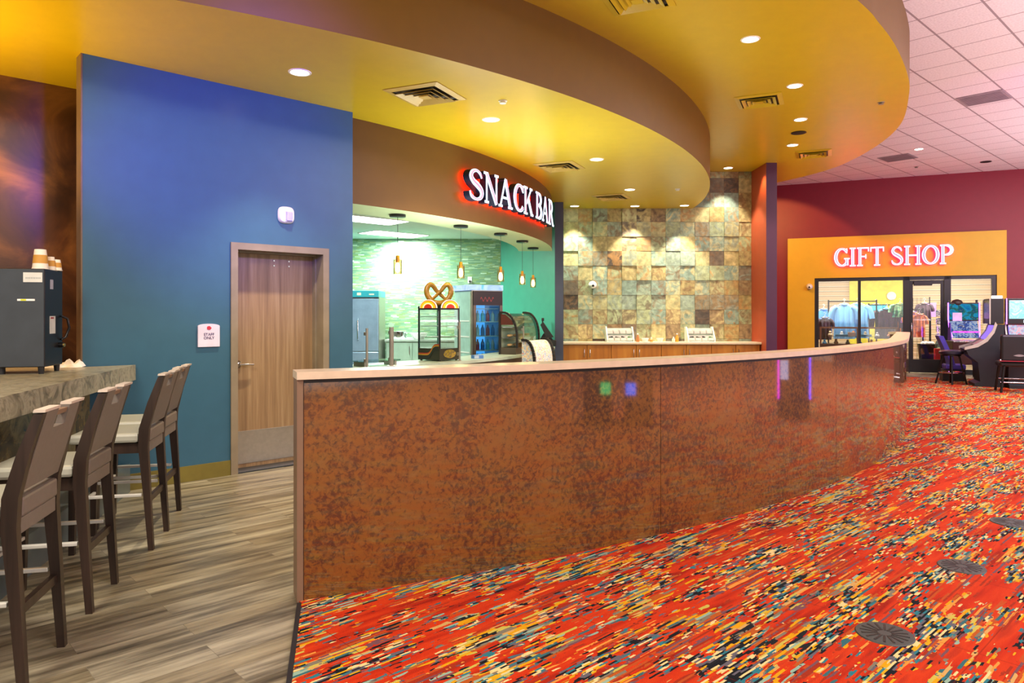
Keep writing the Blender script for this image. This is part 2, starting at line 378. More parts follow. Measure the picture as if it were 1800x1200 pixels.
    def build(s, name, mats, parent=None, loc=(0, 0, 0), rotz=0.0, recalc=True):
        if recalc: bmesh.ops.recalc_face_normals(s.bm, faces=s.bm.faces[:])
        me = bpy.data.meshes.new(name); sm = any(f.smooth for f in s.bm.faces); s.bm.to_mesh(me); s.bm.free()
        if sm: me.set_sharp_from_angle(angle=math.radians(40))
        for m in (mats if isinstance(mats, (list, tuple)) else [mats]): me.materials.append(m)
        o = bpy.data.objects.new(name, me); C.objects.link(o); o.location = loc; o.rotation_euler = (0, 0, rotz)
        if parent: o.parent = parent
        return o
def tag(o, label=None, cat=None, group=None, kind=None):
    for k, v in (('label', label), ('category', cat), ('group', group), ('kind', kind)):
        if v: o[k] = v
    return o
def thing(name, label, cat, loc=(0, 0, 0), rotz=0.0, group=None):
    o = bpy.data.objects.new(name, None); C.objects.link(o); o.location = loc; o.rotation_euler = (0, 0, rotz); o.empty_display_size = .1
    return tag(o, label, cat, group)
def struct(o): o['kind'] = 'structure'; return o
def dup(root, loc, rotz=None, label=None):
    r = root.copy(); C.objects.link(r); r.location = loc
    if rotz is not None: r.rotation_euler = (0, 0, rotz)
    if label: r['label'] = label
    for ch in list(root.children):
        c = ch.copy(); C.objects.link(c); c.parent = r
        for g in list(ch.children):
            d = g.copy(); C.objects.link(d); d.parent = c
    return r
def text(body, size, mat_, parent, loc, rot, name='lettering', ext=.001, align='CENTER'):
    cu = bpy.data.curves.new(name, 'FONT'); cu.body = body; cu.size = size; cu.extrude = ext; cu.align_x = align; cu.align_y = 'CENTER'
    t = bpy.data.objects.new(name, cu); C.objects.link(t)
    bpy.context.view_layer.update()
    me = bpy.data.meshes.new_from_object(t.evaluated_get(bpy.context.evaluated_depsgraph_get()))
    bpy.data.objects.remove(t); bpy.data.curves.remove(cu)
    me.materials.clear(); me.materials.append(mat_)
    o = bpy.data.objects.new(name, me); C.objects.link(o); o.location = loc; o.rotation_euler = rot
    if parent: o.parent = parent
    return o
# ================================================================ the setting
U1 = Vector((math.cos(TH1), math.sin(TH1), 0)); U2 = Vector((-math.sin(TH1), math.cos(TH1), 0))
G1 = Vector((math.cos(TH2), math.sin(TH2), 0)); G2 = Vector((-math.sin(TH2), math.cos(TH2), 0))
GO = Vector((705/FOC*18.6, 18.6, 0))                     # a point on the gift shop wall
def gx(px):                                             # distance along the gift shop wall of a pixel column
    k = (px-900)/FOC
    return (k*GO.y-GO.x)/(G1.x-k*G1.y)
def gz(px, py): return EYE+(553-py)*(GO.y+gx(px)*G1.y)/FOC
Z_LOW, Z_UP, Z_TOP = 3.67, 4.42, 5.1

# --- the curved bar: an arc that runs out into a straight
BC, BR = Vector((-6.104, 15.669, 0)), 12.907
def bar_path():
    pts = []
    for i in range(73):
        a = math.radians(-67.3+(-29.3+67.3)*i/72); k = Vector((math.cos(a), math.sin(a), 0)); pts.append((BC+k*BR, k, BR*math.radians(a_deg := -67.3+38.0*i/72+67.3)))
    p, k, s = pts[-1]; t = Vector((-k.y, k.x, 0))
    for j in range(1, 8): pts.append((p+t*.48*j, k, s+.48*j))
    p, k, s = pts[-1]; R_ = .36; c = p-k*R_; a = math.atan2(k.y, k.x)
    for j in range(1, 15):
        d = math.radians(72)*j/14; q = Vector((math.cos(a+d), math.sin(a+d), 0)); pts.append((c+q*R_, q, s+R_*d))
    return pts
BAR = bar_path(); BAR_LEN = BAR[-1][2]
def bar_at(s):
    if s < 0:
        p, k, _ = BAR[0]; return p+Vector((-k.y, k.x, 0))*s, k
    if s > BAR_LEN:
        p, k, _ = BAR[-1]; return p+Vector((-k.y, k.x, 0))*(s-BAR_LEN), k
    for (p, k, a), (q, k2, b) in zip(BAR, BAR[1:]):
        if a <= s <= b+1e-6:
            f = (s-a)/(b-a); return p.lerp(q, f), k.lerp(k2, f).normalized()
    return BAR[-1][0], BAR[-1][1]
def sweep(mb, s0, s1, o0, o1, z0, z1, n):               # box section swept along the bar, o = offset outward
    rows = []
    for i in range(n+1):
        p, k = bar_at(s0+(s1-s0)*i/n)
        rows.append([mb.v(p+k*o+Vector((0, 0, z))) for o, z in ((o0, z0), (o1, z0), (o1, z1), (o0, z1))])
    for a, b in zip(rows, rows[1:]):
        for j in range(4):
            mb.sm = j in (1, 3); mb._f([a[j], b[j], b[(j+1) % 4], a[(j+1) % 4]])
    mb.sm = False; mb._f(rows[0]); mb._f(rows[-1][::-1]); return mb

# --- floors
mb = MB(); mb.box(-14, 26, -6, 32, -.12, 0); struct(mb.build('floor', M_plank))
S0 = Vector((-1.098, 3.738, 0)); SD = Vector((.195, -.798, 0)).normalized()
poly = [S0]+[p+k*-.01 for p, k, s in BAR]
e = poly[-1]; far0 = Vector((((1605-900)/FOC)*17.3, 17.3, 0))
poly += [far0+G1*(-4.2), far0+G1*12.0, Vector((25, -5, 0)), S0+SD*9.0]
mb = MB(); mb.prism([(p.x, p.y, 0.0) for p in poly], (0, 0, .008)); struct(mb.build('floor_carpet', M_carpet))
mb = MB(); n = Vector((-SD.y, SD.x, 0))
mb.prism([(q.x, q.y, 0.0) for q in (S0-n*.0, S0+SD*9, S0+SD*9-n*.022, S0-n*.022)], (0, 0, .011)); struct(mb.build('trim_1', M_black))

# --- ceilings
mb = MB(); mb.box(-14, 26, -6, 32, Z_TOP, Z_TOP+.1); struct(mb.build('ceiling', M_grid))
up = [P(x, y, Z_UP) for x, y in [(1507, 0), (1545, 40), (1575, 82), (1595, 130), (1598, 165), (1585, 215), (1550, 250), (1500, 280), (1450, 300), (1370, 320)]]
ctrl = [Vector((-9, 2.6, 0)), Vector((-4, 3.0, 0)), Vector((-.5, 3.9, 0)), Vector((1.6, 5.05, 0))]+up+[Vector((5.1, 16.9, 0)), Vector((4.0, 18.0, 0)), Vector((2.0, 19.0, 0)), Vector((-9, 19.4, 0))]
def catmull(c, n=8, closed=False):
    out = []
    m = len(c)
    for i in range(m if closed else m-1):
        g = (lambda k: c[k % m]) if closed else (lambda k: c[max(0, min(m-1, k))])
        p0, p1, p2, p3 = g(i-1), g(i), g(i+1), g(i+2)
        for j in range(n):
            t = j/n; out.append(.5*((2*p1)+(p2-p0)*t+(2*p0-5*p1+4*p2-p3)*t*t+(3*p1-3*p2+p3-p0)*t**3))
    if not closed: out.append(c[-1])
    return out
def soffit(name, pts, z0, z1, m_under, m_side):
    mb = MB(); a = [mb.v((p.x, p.y, z0)) for p in pts]; b = [mb.v((p.x, p.y, z1)) for p in pts]; k = len(pts)
    mb.mi = 0; mb._f(a[::-1]); mb._f(b); mb.mi = 1; mb.sm = True
    for i in range(k): mb._f([a[i], a[(i+1) % k], b[(i+1) % k], b[i]])
    return struct(mb.build(name, [m_under, m_side]))
soffit('ceiling_upper_soffit', catmull(ctrl, 10), Z_UP, Z_TOP, M_yellow, M_orange)
LC, LR = Vector((-7.517, 14.831, 0)), 11.194
low = [LC+Vector((math.cos(math.radians(a)), math.sin(math.radians(a)), 0))*LR for a in [-110+111*i/110 for i in range(111)]]
low += [Vector((3.6, 14.9, 0)), Vector((-13.5, 14.9, 0)), Vector((-13.5, 4.3, 0))]
soffit('ceiling_lower_soffit', low, Z_LOW, Z_UP, M_yellow, M_orange)

# --- staff-door wall (local x along the wall, y into it)
WB = Vector((-2.644, 6.77, 0))
mb = MB(); mb.box(-1.24, .0, 0, .15, 0, Z_LOW); mb.box(.99, 1.292, 0, .15, 0, Z_LOW); mb.box(0, .99, 0, .15, 2.185, Z_LOW)
struct(mb.build('wall_left', M_blue, loc=WB, rotz=TH1))
mb = MB(); mb.box(-1.252, -1.24, -.002, .152, 0, Z_LOW); struct(mb.build('trim_2', mat('bronze_corner_trim', '6b5844', .4), loc=WB, rotz=TH1))
mb = MB(); mb.box(-1.24, -.018, -.012, 0, 0, .14); mb.box(1.006, 1.292, -.012, 0, 0, .14); struct(mb.build('baseboard_left', M_base, loc=WB, rotz=TH1))
door = struct(thing('door_1', None, None, WB, TH1))
mb = MB(); mb.box(-.016, .05, -.018, .23, 0, 2.195); mb.box(.938, 1.004, -.018, .23, 0, 2.195); mb.box(.05, .938, -.018, .23, 2.13, 2.195)
mb.box(.05, .066, .13, .19, 0, 2.13); mb.box(.922, .938, .13, .19, 0, 2.13); mb.box(.066, .922, .13, .19, 2.114, 2.13)
mb.build('door_frame', M_frame, door)
mb = MB(); mb.box(.052, .936, .19, .235, .012, 2.128); mb.build('door_panel', M_door, door)
mb = MB(); mb.box(.085, .915, .186, .191, .05, .37, .001); mb.build('kick_plate', M_steel, door)
mb = MB(); mb.box(.05, .938, -.01, .235, 0, .012); mb.build('threshold', M_grey, door)
mb = MB(); mb.cyl((.125, .19, 1.03), (.125, .165, 1.03), .034, 24); mb.cyl((.125, .165, 1.03), (.125, .12, 1.03), .016)
mb.tube([(.125, .125, 1.03), (.16, .118, 1.03), (.22, .122, 1.028), (.265, .13, 1.022)], [.015, .014, .012, .010]); mb.build('door_handle', M_chrome, door)
for x in (.50, .66):
    for z in (2.055, 2.005):
        mb = MB(); mb.cyl((x, .19, z), (x, .184, z), .008, 10); mb.build('bolt', M_chrome, door)

# --- far left bronze wall
mb = MB(); mb.box(-7.0, 2.2, 0, .15, 0, Z_LOW); struct(mb.build('wall_far_left', M_brownwall, loc=(-4.166, 6.87, 0), rotz=TH1))

# --- snack bar front: a curved header hung from the low ceiling
FC, FR = (-8.03, 14.03), 8.8
mb = MB(); mb.arc(FC, 8.16, FR, -47, -1.9, 2.73, Z_LOW, 60, mo=0, mu=1, mt=0, mi_in=1)
struct(mb.build('wall_snack_header', [M_fascia, M_cream]))
# kitchen ceiling, back wall, side wall
pts = [Vector((FC[0]+8.2*math.cos(math.radians(a)), FC[1]+8.2*math.sin(math.radians(a)), 0)) for a in range(-58, 11, 2)]
pts = [p for p in pts if p.y < 15.5]+[Vector((.12, 15.5, 0)), Vector((-6, 15.5, 0)), Vector((-6, 8.6, 0))]
mb = MB(); mb.prism([(p.x, p.y, 3.15) for p in pts], (0, 0, .08)); struct(mb.build('ceiling_kitchen', mat('kitchen_ceiling_tile', 'd8e0da', .8, var=.03)))
mb = MB(); mb.box(-6.2, .2, 15.5, 15.65, 0, 3.4); struct(mb.build('wall_kitchen_back', M_mosaic))
mb = MB(); mb.box(-6.1, -5.95, 8.6, 15.5, 0, 3.4); struct(mb.build('wall_kitchen_left', M_teal))
mb = MB(); mb.mi = 0
q = [(.822, 13.75), (.985, 13.75), (.985, 14.72), (-.05, 15.62), (-.246, 15.5)]
a = [mb.v((x, y, 0)) for x, y in q]; b = [mb.v((x, y, Z_LOW)) for x, y in q]
mb._f(a[::-1]); mb._f(b)
for i in range(5):
    mb.mi = 1 if i == 0 else 0
    mb._f([a[i], a[(i+1) % 5], b[(i+1) % 5], b[i]])
struct(mb.build('wall_kitchen_right', [M_teal, M_navy]))

# --- slate tile wall: one course of real tiles, each its own depth
mb = MB(); lay = mb.bm.loops.layers.float_color.new('tile'); T = .297; rnd = random.Random(11)
x0 = 1.344-2*T
for i in range(15):
    for j in range(16):
        xa, xb = max(.985, x0+i*T), min(4.87, x0+(i+1)*T); za, zb = max(0, 2.803-(10-j)*T), min(Z_UP, 2.803-(9-j)*T)
        if xb-xa < .02 or zb-za < .02: continue
        d = rnd.choice((0, .004, .008, .013, .022)); tl, tr = rnd.uniform(-.005, .005), rnd.uniform(-.005, .005); nf = len(mb.bm.faces); g = .0016
        f, h = 14.585-d, 14.64
        vs = [mb.v(p) for p in ((xa+g, f+tl, za+g), (xb-g, f+tr, za+g), (xb-g, f-tl, zb-g), (xa+g, f-tr, zb-g), (xa+g, h, za+g), (xb-g, h, za+g), (xb-g, h, zb-g), (xa+g, h, zb-g))]
        col = (rnd.random(), rnd.random(), rnd.random(), 1)
        for q in ((0, 1, 2, 3), (0, 4, 5, 1), (1, 5, 6, 2), (2, 6, 7, 3), (3, 7, 4, 0)):
            fc = mb._f([vs[k] for k in q])
            for l in fc.loops: l[lay] = col
mb.box(.985, 4.87, 14.6, 14.75, 0, Z_UP)
struct(mb.build('wall_back', M_slate))

# --- red divider wall and the gift shop wall
mb = MB()
mb.mi = 0; vs = [mb.v(p) for p in ((4.87, 13.73, 0), (5.075, 13.73, 0), (5.075, 22.4, 0), (4.87, 22.4, 0), (4.87, 13.73, Z_TOP), (5.075, 13.73, Z_TOP), (5.075, 22.4, Z_TOP), (4.87, 22.4, Z_TOP))]
for q, m in (((0, 3, 2, 1), 0), ((4, 5, 6, 7), 0), ((0, 1, 5, 4), 1), ((1, 2, 6, 5), 2), ((2, 3, 7, 6), 0), ((3, 0, 4, 7), 0)): mb.mi = m; mb._f([vs[k] for k in q])
struct(mb.build('wall_divider', [M_redor, M_plum, M_red]))
SX0, SX1, SZ = gx(1432), gx(1751), 2.50          # shop front opening
PX0, PX1 = gx(1385), gx(1768)                    # yellow surround
PZ = 3.60
def gstruct(name, mb, m): return struct(mb.build(name, m, loc=GO, rotz=TH2))
mb = MB(); mb.box(-8, SX0, .0, .2, 0, Z_TOP); mb.box(SX1, 12, .0, .2, 0, Z_TOP); mb.box(SX0, SX1, .0, .2, SZ, Z_TOP); gstruct('wall_right', mb, M_red)
mb = MB(); mb.box(PX0, SX0, -.10, 0, 0, PZ); mb.box(SX1, PX1, -.10, 0, 0, PZ); mb.box(SX0, SX1, -.10, 0, SZ, PZ); gstruct('wall_shop_surround', mb, M_gold)
# shop front frame: mullions, then panes as windows and a door
fr = struct(thing('trim_3', None, None, GO, TH2))
m1, m2, m3, m4 = gx(1510.5), gx(1593), gx(1665), gx(1746.5)
mb = MB(); mb.box(SX0, SX0+.10, -.06, .06, 0, SZ); mb.box(m1-.035, m1+.035, -.05, .05, 0, SZ); mb.box(m2-.075, m2+.075, -.06, .06, 0, SZ); mb.box(m3-.075, m3+.075, -.06, .06, 0, SZ); mb.box(SX1-.10, SX1, -.06, .06, 0, SZ)
mb.box(SX0+.1, SX1-.1, -.06, .06, SZ-.09, SZ); mb.build('shop_front_frame', M_black, fr)
mb = MB(); mb.box(SX0+.1, m2-.075, -.06, .06, .0, .12); mb.box(m3+.075, SX1-.1, -.06, .06, .0, .12); mb.build('shop_front_sill', M_black, fr)
for k, (a, b) in enumerate(((SX0+.1, m1-.035), (m1+.035, m2-.075), (m3+.075, SX1-.1))):
    mb = MB(); mb.box(a, b, -.004, .004, .12, SZ-.09); gstruct('window_%d' % (k+1), mb, M_glass)
d2 = struct(thing('door_2', None, None, GO, TH2)); a, b = m2+.08, m3-.08
mb = MB(); mb.box(a, a+.07, -.025, .025, .02, SZ-.1); mb.box(b-.07, b, -.025, .025, .02, SZ-.1); mb.box(a+.07, b-.07, -.025, .025, SZ-.2, SZ-.1); mb.box(a+.07, b-.07, -.025, .025, .02, .36); mb.build('door_frame', M_black, d2)
mb = MB(); mb.box(a+.07, b-.07, -.004, .004, .36, SZ-.2); mb.build('door_glass', M_glass, d2)
mb = MB(); mb.tube([(a+.035, -.03, .9), (a+.035, -.07, .95), (a+.035, -.07, 1.25), (a+.035, -.03, 1.3)], .012); mb.build('door_handle', M_chrome, d2)
mb = MB(); mb.box(a+.08, a+.5, -.09, -.03, SZ-.235, SZ-.13, .008); mb.build('door_closer', M_black, d2)
# inside the shop
mb = MB(); mb.box(-7.5, 5.2, 4.2, 4.3, 0, 3.1); gstruct('wall_shop_back', mb, M_slat)
mb = MB(); mb.box(gx(1500), gx(1592)+.35, 4.12, 4.2, 0, 3.0); gstruct('trim_4', mb, mat('lemon_wall_panel', 'd8cc3c', .5))
mb = MB(); mb.box(-7.5, 5.2, .2, 4.2, 3.0, 3.1); gstruct('ceiling_shop', mb, mat('shop_ceiling_tile', 'd8d4cc', .8))
mb = MB(); mb.box(5.1, 5.2, .2, 4.2, 0, 3.0); gstruct('wall_shop_right', mb, M_slat)

# ================================================================ ceiling fittings
def light(kind, name, loc, energy, col='fff0d8', rot=(0, 0, 0), size=.15, spot=100, blend=.4, size_y=None):
    l = bpy.data.lights.new(name, kind); l.energy = energy; l.color = lin(col)[:3]
    if kind == 'SPOT': l.spot_size = math.radians(spot); l.spot_blend = blend; l.shadow_soft_size = size
    if kind == 'AREA':
        l.size = size
        if size_y: l.shape = 'RECTANGLE'; l.size_y = size_y
    if kind == 'POINT': l.shadow_soft_size = size
    o = bpy.data.objects.new(name, l); C.objects.link(o); o.location = loc; o.rotation_euler = rot; return o
def aim(o, target):
    o.rotation_euler = (Vector(target)-o.location).to_track_quat('-Z', 'Y').to_euler(); return o

proto = thing('recessed_downlight', 'x', 'ceiling light', group='recessed downlights')
mb = MB(); mb.lathe([(.082, .0), (.082, -.006), (.098, -.006), (.102, 0)], seg=28); mb.build('trim_ring', mat('white_trim_ring', 'efe8da', .4), proto)
mb = MB(); mb.lathe([(.0, -.003), (.082, -.003)], seg=28); mb.build('lamp_lens', M_lamp, proto)
DL = [(527, 127, Z_LOW, 260, 84, 'round downlight in the low yellow ceiling above the staff door'),
      (863, 210, Z_LOW, 110, 115, 'round downlight in the low yellow ceiling beside the large square vent'),
      (1049, 280, Z_LOW, 110, 115, 'round downlight in the low ceiling right of the middle square vent'),
      (1107, 333, Z_LOW, 110, 115, 'round downlight just above the vent nearest the slate wall'),
      (1010, 362, Z_LOW, 210, 76, 'wall-washing downlight at the left end of the slate wall'),
      (1116, 362, Z_LOW, 210, 76, 'middle one of three downlights washing the slate wall'),
      (1203, 361, Z_LOW, 210, 76, 'downlight washing the slate wall at the rim of the low ceiling'),
      (1319, 69, Z_UP, 140, 115, 'round downlight in the upper yellow ceiling nearest the viewer'),
      (1397, 151, Z_UP, 140, 115, 'round downlight in the upper yellow ceiling beside the square vent'),
      (1407, 210, Z_UP, 140, 115, 'round downlight just above the black speaker in the yellow ceiling'),
      (1393, 255, Z_UP, 140, 115, 'round downlight just below the black speaker in the yellow ceiling'),
      (1280, 295, Z_UP, 170, 78, 'downlight in the upper ceiling washing the tall part of slate wall'),
      (1615, 262, Z_TOP, 90, 120, 'round downlight among the white ceiling tiles above the gift shop')]
for i, (px, py, z, w, ang, lab) in enumerate(DL):
    p = P(px, py, z)
    if i == 0: r = proto; r.location = p; r['label'] = lab
    else: r = dup(proto, p, label=lab)
    light('SPOT', 'downlight_beam', p+Vector((0, 0, -.02)), w, 'ffe8c0' if ang > 80 else 'fff2d8', size=.05, spot=ang, blend=.75 if ang == 84 else .35)

def vent(px, py, z, rot, lab, mf, s=.60):
    p = P(px, py, z); t = thing('ceiling_vent', lab, 'air vent', p, rot, 'square louvered air vents'); h = s/2
    def frame(mb, o, w, za, zb):       # sloped square ring, o = outer half size
        for k in range(4):
            a = k*PI/2; R = Matrix.Rotation(a, 4, 'Z'); q = [R @ Vector(v) for v in ((-o, -o, za), (o, -o, za), (o-w, -o+w, zb), (-o+w, -o+w, zb))]
            lo = [v+Vector((0, 0, -.004)) for v in q]; A = [mb.v(v) for v in q]; B = [mb.v(v) for v in lo]
            mb._f(A); mb._f(B[::-1])
            for i in range(4): mb._f([A[i], A[(i+1) % 4], B[(i+1) % 4], B[i]])
    mb = MB(); mb.box(-h+.05, h-.05, -h+.05, h-.05, -.004, -.001); mb.build('duct_shade', M_black, t)  # black plate painted in for the dark of the duct opening
    mb = MB(); frame(mb, h, .06, -.002, -.014); mb.build('frame', mf, t)
    for o in (h-.085, h-.15, h-.21):
        mb = MB(); frame(mb, o, .045, -.034, -.010); mb.build('louver', mf, t)
    mb = MB(); mb.box(-.05, .05, -.05, .05, -.034, -.028); mb.build('centre_plate', mf, t)
    return t
M_ventlow = mat('ochre_vent_metal', 'c0a050', .4)
vent(748, 166, Z_LOW, TH2, 'large square vent in the low ceiling between door and sign', M_ventlow)
vent(983, 292, Z_LOW, TH2, 'square vent in the low ceiling above the SNACK BAR lettering end', M_ventlow)
vent(1075, 346, Z_LOW, TH2, 'square vent in the low ceiling nearest the slate wall', M_ventlow)
vent(1335, 177, Z_UP, TH2, 'square vent in the upper ceiling beside the curved drop', M_yellow)
vent(1430, 270, Z_UP, TH2, 'square vent in the upper ceiling nearest the gift shop', M_yellow)
vent(1120, -3, Z_UP, TH2, 'square vent in the upper ceiling cut by the picture top', M_yellow)
M_ret = mat('grey_return_grille', '8e8488', .6)
for px, py, lab in ((1730, 172, 'larger grey return grille among the white ceiling tiles'), (1578, 277, 'smaller grey return grille above the gift shop, near the yellow soffit')):
    t = thing('return_grille', lab, 'air vent', P(px, py, Z_TOP), TH1+PI/2)
    mb = MB(); mb.box(-.33, .33, -.33, .33, -.012, -.001, .003); mb.build('frame', M_ret, t)
    mb = MB()
    for k in range(12): mb.box(-.29, .29, -.28+k*.048, -.262+k*.048, -.018, -.012)
    mb.build('grille_slats', M_ret, t)
for px, py, z, lab in ((1404, 233, Z_UP, 'black round speaker in the upper yellow ceiling between two downlights'), (1733, 284, Z_TOP, 'black round speaker among the white ceiling tiles')):
    t = thing('ceiling_speaker', lab, 'speaker', P(px, py, z), 0)
    mb = MB(); mb.lathe([(.115, 0), (.118, -.01), (.10, -.014)], seg=28); mb.build('rim', M_black, t)
    mb = MB(); mb.lathe([(.10, -.012), (.06, -.016), (0, -.017)], seg=28); mb.build('grille', mat('black_mesh', '0c0c0e', .6), t)
for px, py, z, lab, m in ((884, 177, Z_LOW, 'sprinkler cap in the low ceiling above a downlight', M_white), (1191, 332, Z_LOW, 'sprinkler cap in the low ceiling near the slate wall', M_white), (1549, 180, Z_UP, 'small sprinkler head near the rim of the upper ceiling', M_steel), (1611, 293, Z_TOP, 'small sprinkler head among white tiles above the gift shop', M_steel)):
    t = thing('ceiling_sprinkler', lab, 'sprinkler', P(px, py, z))
    mb = MB(); mb.lathe([(.045, 0), (.045, -.006), (.02, -.008)], seg=20); mb.build('escutcheon', m, t)
    mb = MB(); mb.lathe([(.02, -.008), (.034, -.022), (.034, -.028), (0, -.03)], seg=20); mb.build('cap', m, t)
# ================================================================ the curved bar
bar = thing('bar_counter', 'long curved bar counter clad in glossy rust-coloured panels with pale top', 'counter', S0+Vector((0, 0, 0)))
def bar_part(name, s0, s1, o0, o1, z0, z1, n, m):
    mb = MB(); mb.M = Matrix.Translation(-S0); sweep(mb, s0, s1, o0, o1, z0, z1, n); return mb.build(name, m, bar)
bar_part('core_wall', .01, BAR_LEN-.01, -.155, -.012, .0, 1.165, 70, M_trim)
s = .028; k = 0
while s < BAR_LEN-.3:
    e2 = min(s+2.43-(.028 if k == 0 else 0), BAR_LEN)
    bar_part('laminate_panel', s+.002, e2-.002, -.012, .0, .004, 1.150, 20, M_rust); s = e2; k += 1
bar_part('seam_strip', .03, BAR_LEN-.01, -.013, -.009, .01, 1.165, 70, M_black)
bar_part('countertop', -.008, BAR_LEN+.01, -.185, .022, 1.170, 1.210, 90, M_cleanw)
bar_part('end_trim', -.006, .026, -.165, .006, 0.0, 1.170, 1, M_trim)

# ================================================================ left stone bar
BO, BA = Vector((-3.22, 6.09, 0)), math.radians(13.3)
sb = thing('stone_bar', 'high bar with thick grey-green stone top along the left edge', 'bar', BO, BA)
mb = MB(); mb.prism([(x, y, .95) for x, y in ((0, .08), (-.39, -.135), (-.475, .02), (-.475, .5), (-1.3, .4), (-1.3, -6), (0, -6))], (0, 0, .13)); mb.build('stone_top', M_stone, sb)
mb = MB(); mb.prism([(x, y, .0) for x, y in ((-.30, -.10), (-.42, -.17), (-1.25, -.17), (-1.25, -6), (-.30, -6))], (0, 0, .95)); mb.build('front_panel', m_mottle('bronze_bar_front', ['2c2416', '6a5a34', 'a08c58', '3c3420'], 3.5, .22, .4), sb)
mb = MB(); mb.prism([(x, y, .0) for x, y in ((-.03, .03), (-.299, -.12), (-.299, -6), (-.03, -6))], (0, 0, .24)); mb.build('foot_plinth', mat('blue_grey_metal', '7c8c92', .3, .6), sb)

def beam(mb, pts):               # rectangular section leg: (x, y, z, half x, half y)
    rows = [[mb.v((x+a*hx, y+b*hy, z)) for a, b in ((-1, -1), (1, -1), (1, 1), (-1, 1))] for x, y, z, hx, hy in pts]
    for a, b in zip(rows, rows[1:]):
        for j in range(4): mb._f([a[j], a[(j+1) % 4], b[(j+1) % 4], b[j]])
    mb._f(rows[0][::-1]); mb._f(rows[-1]); return mb
def make_stool():
    t = thing('bar_stool', 'x', 'bar stool', group='bar stools at the stone bar')
    for sy in (-1, 1):
        mb = MB(); beam(mb, [(.245, sy*.205, 0, .016, .017), (.222, sy*.205, .35, .021, .02), (.20, sy*.205, .66, .028, .021), (.205, sy*.205, .78, .03, .021), (.25, sy*.205, .95, .024, .02), (.305, sy*.205, 1.112, .017, .019)]); mb.build('leg', M_legwood, t)
        mb = MB(); beam(mb, [(-.215, sy*.20, 0, .016, .017), (-.205, sy*.20, .64, .023, .021)]); mb.build('leg', M_legwood, t)
        mb = MB(); mb.box(-.19, .19, sy*.205-.012, sy*.205+.012, .345, .365, .004); mb.build('foot_rail', M_rail, t)
    mb = MB(); mb.box(-.212, -.192, -.18, .18, .285, .305, .004); mb.build('foot_rail', M_rail, t)
    mb = MB(); mb.box(.205, .23, -.186, .186, .295, .335); mb.build('stretcher', M_legwood, t)
    mb = MB(); mb.box(-.20, .19, -.186, .186, .62, .685); mb.build('seat_apron', M_legwood, t)
    mb = MB(); mb.box(.19, .226, -.183, .183, .625, .69, .004); mb.build('rear_rail', M_vinyl, t)
    mb = MB(); mb.box(-.235, .17, -.215, .215, .69, .752, .018); mb.build('seat', M_seat, t)
    mb = MB(); mb.box(.172, .235, -.184, .184, .692, .775, .012); mb.build('rear_pad', M_vinyl, t)
    X = lambda z: .212+(z-.78)*(.305-.212)/(1.112-.78)
    def slab(mb, y0, y1, z0, z1, h=.018):
        a = [mb.v((X(z)+d, y, z)) for z in (z0, z1) for y in (y0, y1) for d in (-h, h)]
        for q in ((0, 1, 3, 2), (4, 6, 7, 5), (0, 4, 5, 1), (2, 3, 7, 6), (0, 2, 6, 4), (1, 5, 7, 3)): mb._f([a[i] for i in q])
    mb = MB(); slab(mb, -.186, .186, .80, 1.035); slab(mb, -.186, -.062, 1.035, 1.118); slab(mb, .062, .186, 1.035, 1.118)
    bk = mb.build('backrest', M_vinyl, t)
    mb = MB(); slab(mb, -.062, .062, 1.085, 1.106, .012); mb.build('hand_grip', M_trim, bk)
    for a, b in ((-.222, -.062), (.062, .222)):
        mb = MB(); slab(mb, a, b, 1.118, 1.13, .022); mb.build('top_cap', mat('lit_top_cap', 'c8bcb0', .35), bk)  # caps coloured pale for the light falling on the backrest tops
    return t
stool = make_stool()
ST = [((-2.01, 3.07), 0, 'bar stool nearest the viewer, cut by the left edge of the picture'),
      ((-2.19, 3.83), 0, 'second bar stool from the viewer, standing apart from the others'),
      ((-2.372, 4.81), 0, 'third bar stool from the viewer, overlapping the one by the wall'),
      ((-2.53, 5.34), 0, 'bar stool farthest from the viewer, closest to the blue wall')]
for i, ((x, y), dr, lab) in enumerate(ST):
    a = BA+dr; o = Vector((x-math.cos(a)*.24, y-math.sin(a)*.24, 0))
    if i == 0: stool.location = o; stool.rotation_euler = (0, 0, a); stool['label'] = lab
    else: dup(stool, o, a, lab)

# drinks machine on the stone bar, cups on the machine
mc = thing('drinks_machine', 'black box-shaped drinks machine with small white labels on stone bar', 'drinks machine', BO+Matrix.Rotation(BA, 3, 'Z') @ Vector((-.37, -.827, 1.08)), BA)
mb = MB(); mb.box(-.56, 0, 0, .34, .05, .764, .006); mb.build('body', mat('machine_side', '17171c', .32), mc)
mb = MB(); mb.box(-.555, -.004, -.008, 0, .055, .76, .002); mb.build('front_panel', mat('machine_front', '3e444c', .35, .2), mc)
for x in (-.53, -.03):
    for y in (.02, .31):
        mb = MB(); mb.cyl((x, y, 0), (x, y, .052), .017, 14, .022); mb.build('foot', M_black, mc)
mb = MB(); mb.box(-.135, -.012, -.011, -.008, .665, .735, .001); lb = mb.build('label_plate', mat('label_white', 'd8dad8', .4), mc)
mb = MB()
for k in range(9): mb.box(-.118+k*.011, -.112+k*.011, -.0115, -.011, .69, .70)
mb.build('label_print', mat('print_grey', '9aa0a4', .5), lb)
mb = MB(); mb.mi = 0; mb.box(-.172, -.06, -.012, -.008, .530, .544); mb.mi = 1; mb.box(-.15, -.115, -.0125, -.012, .531, .543); mb.build('light_bar', [mat('white_strip', 'f0f0f0', .3), mat('lime_strip', 'c8d020', .4)], mc)
mb = MB(); mb.box(0, .003, .10, .15, .62, .69); mb.build('side_label', mat('label_lilac', 'b4b4c8', .4), mc)
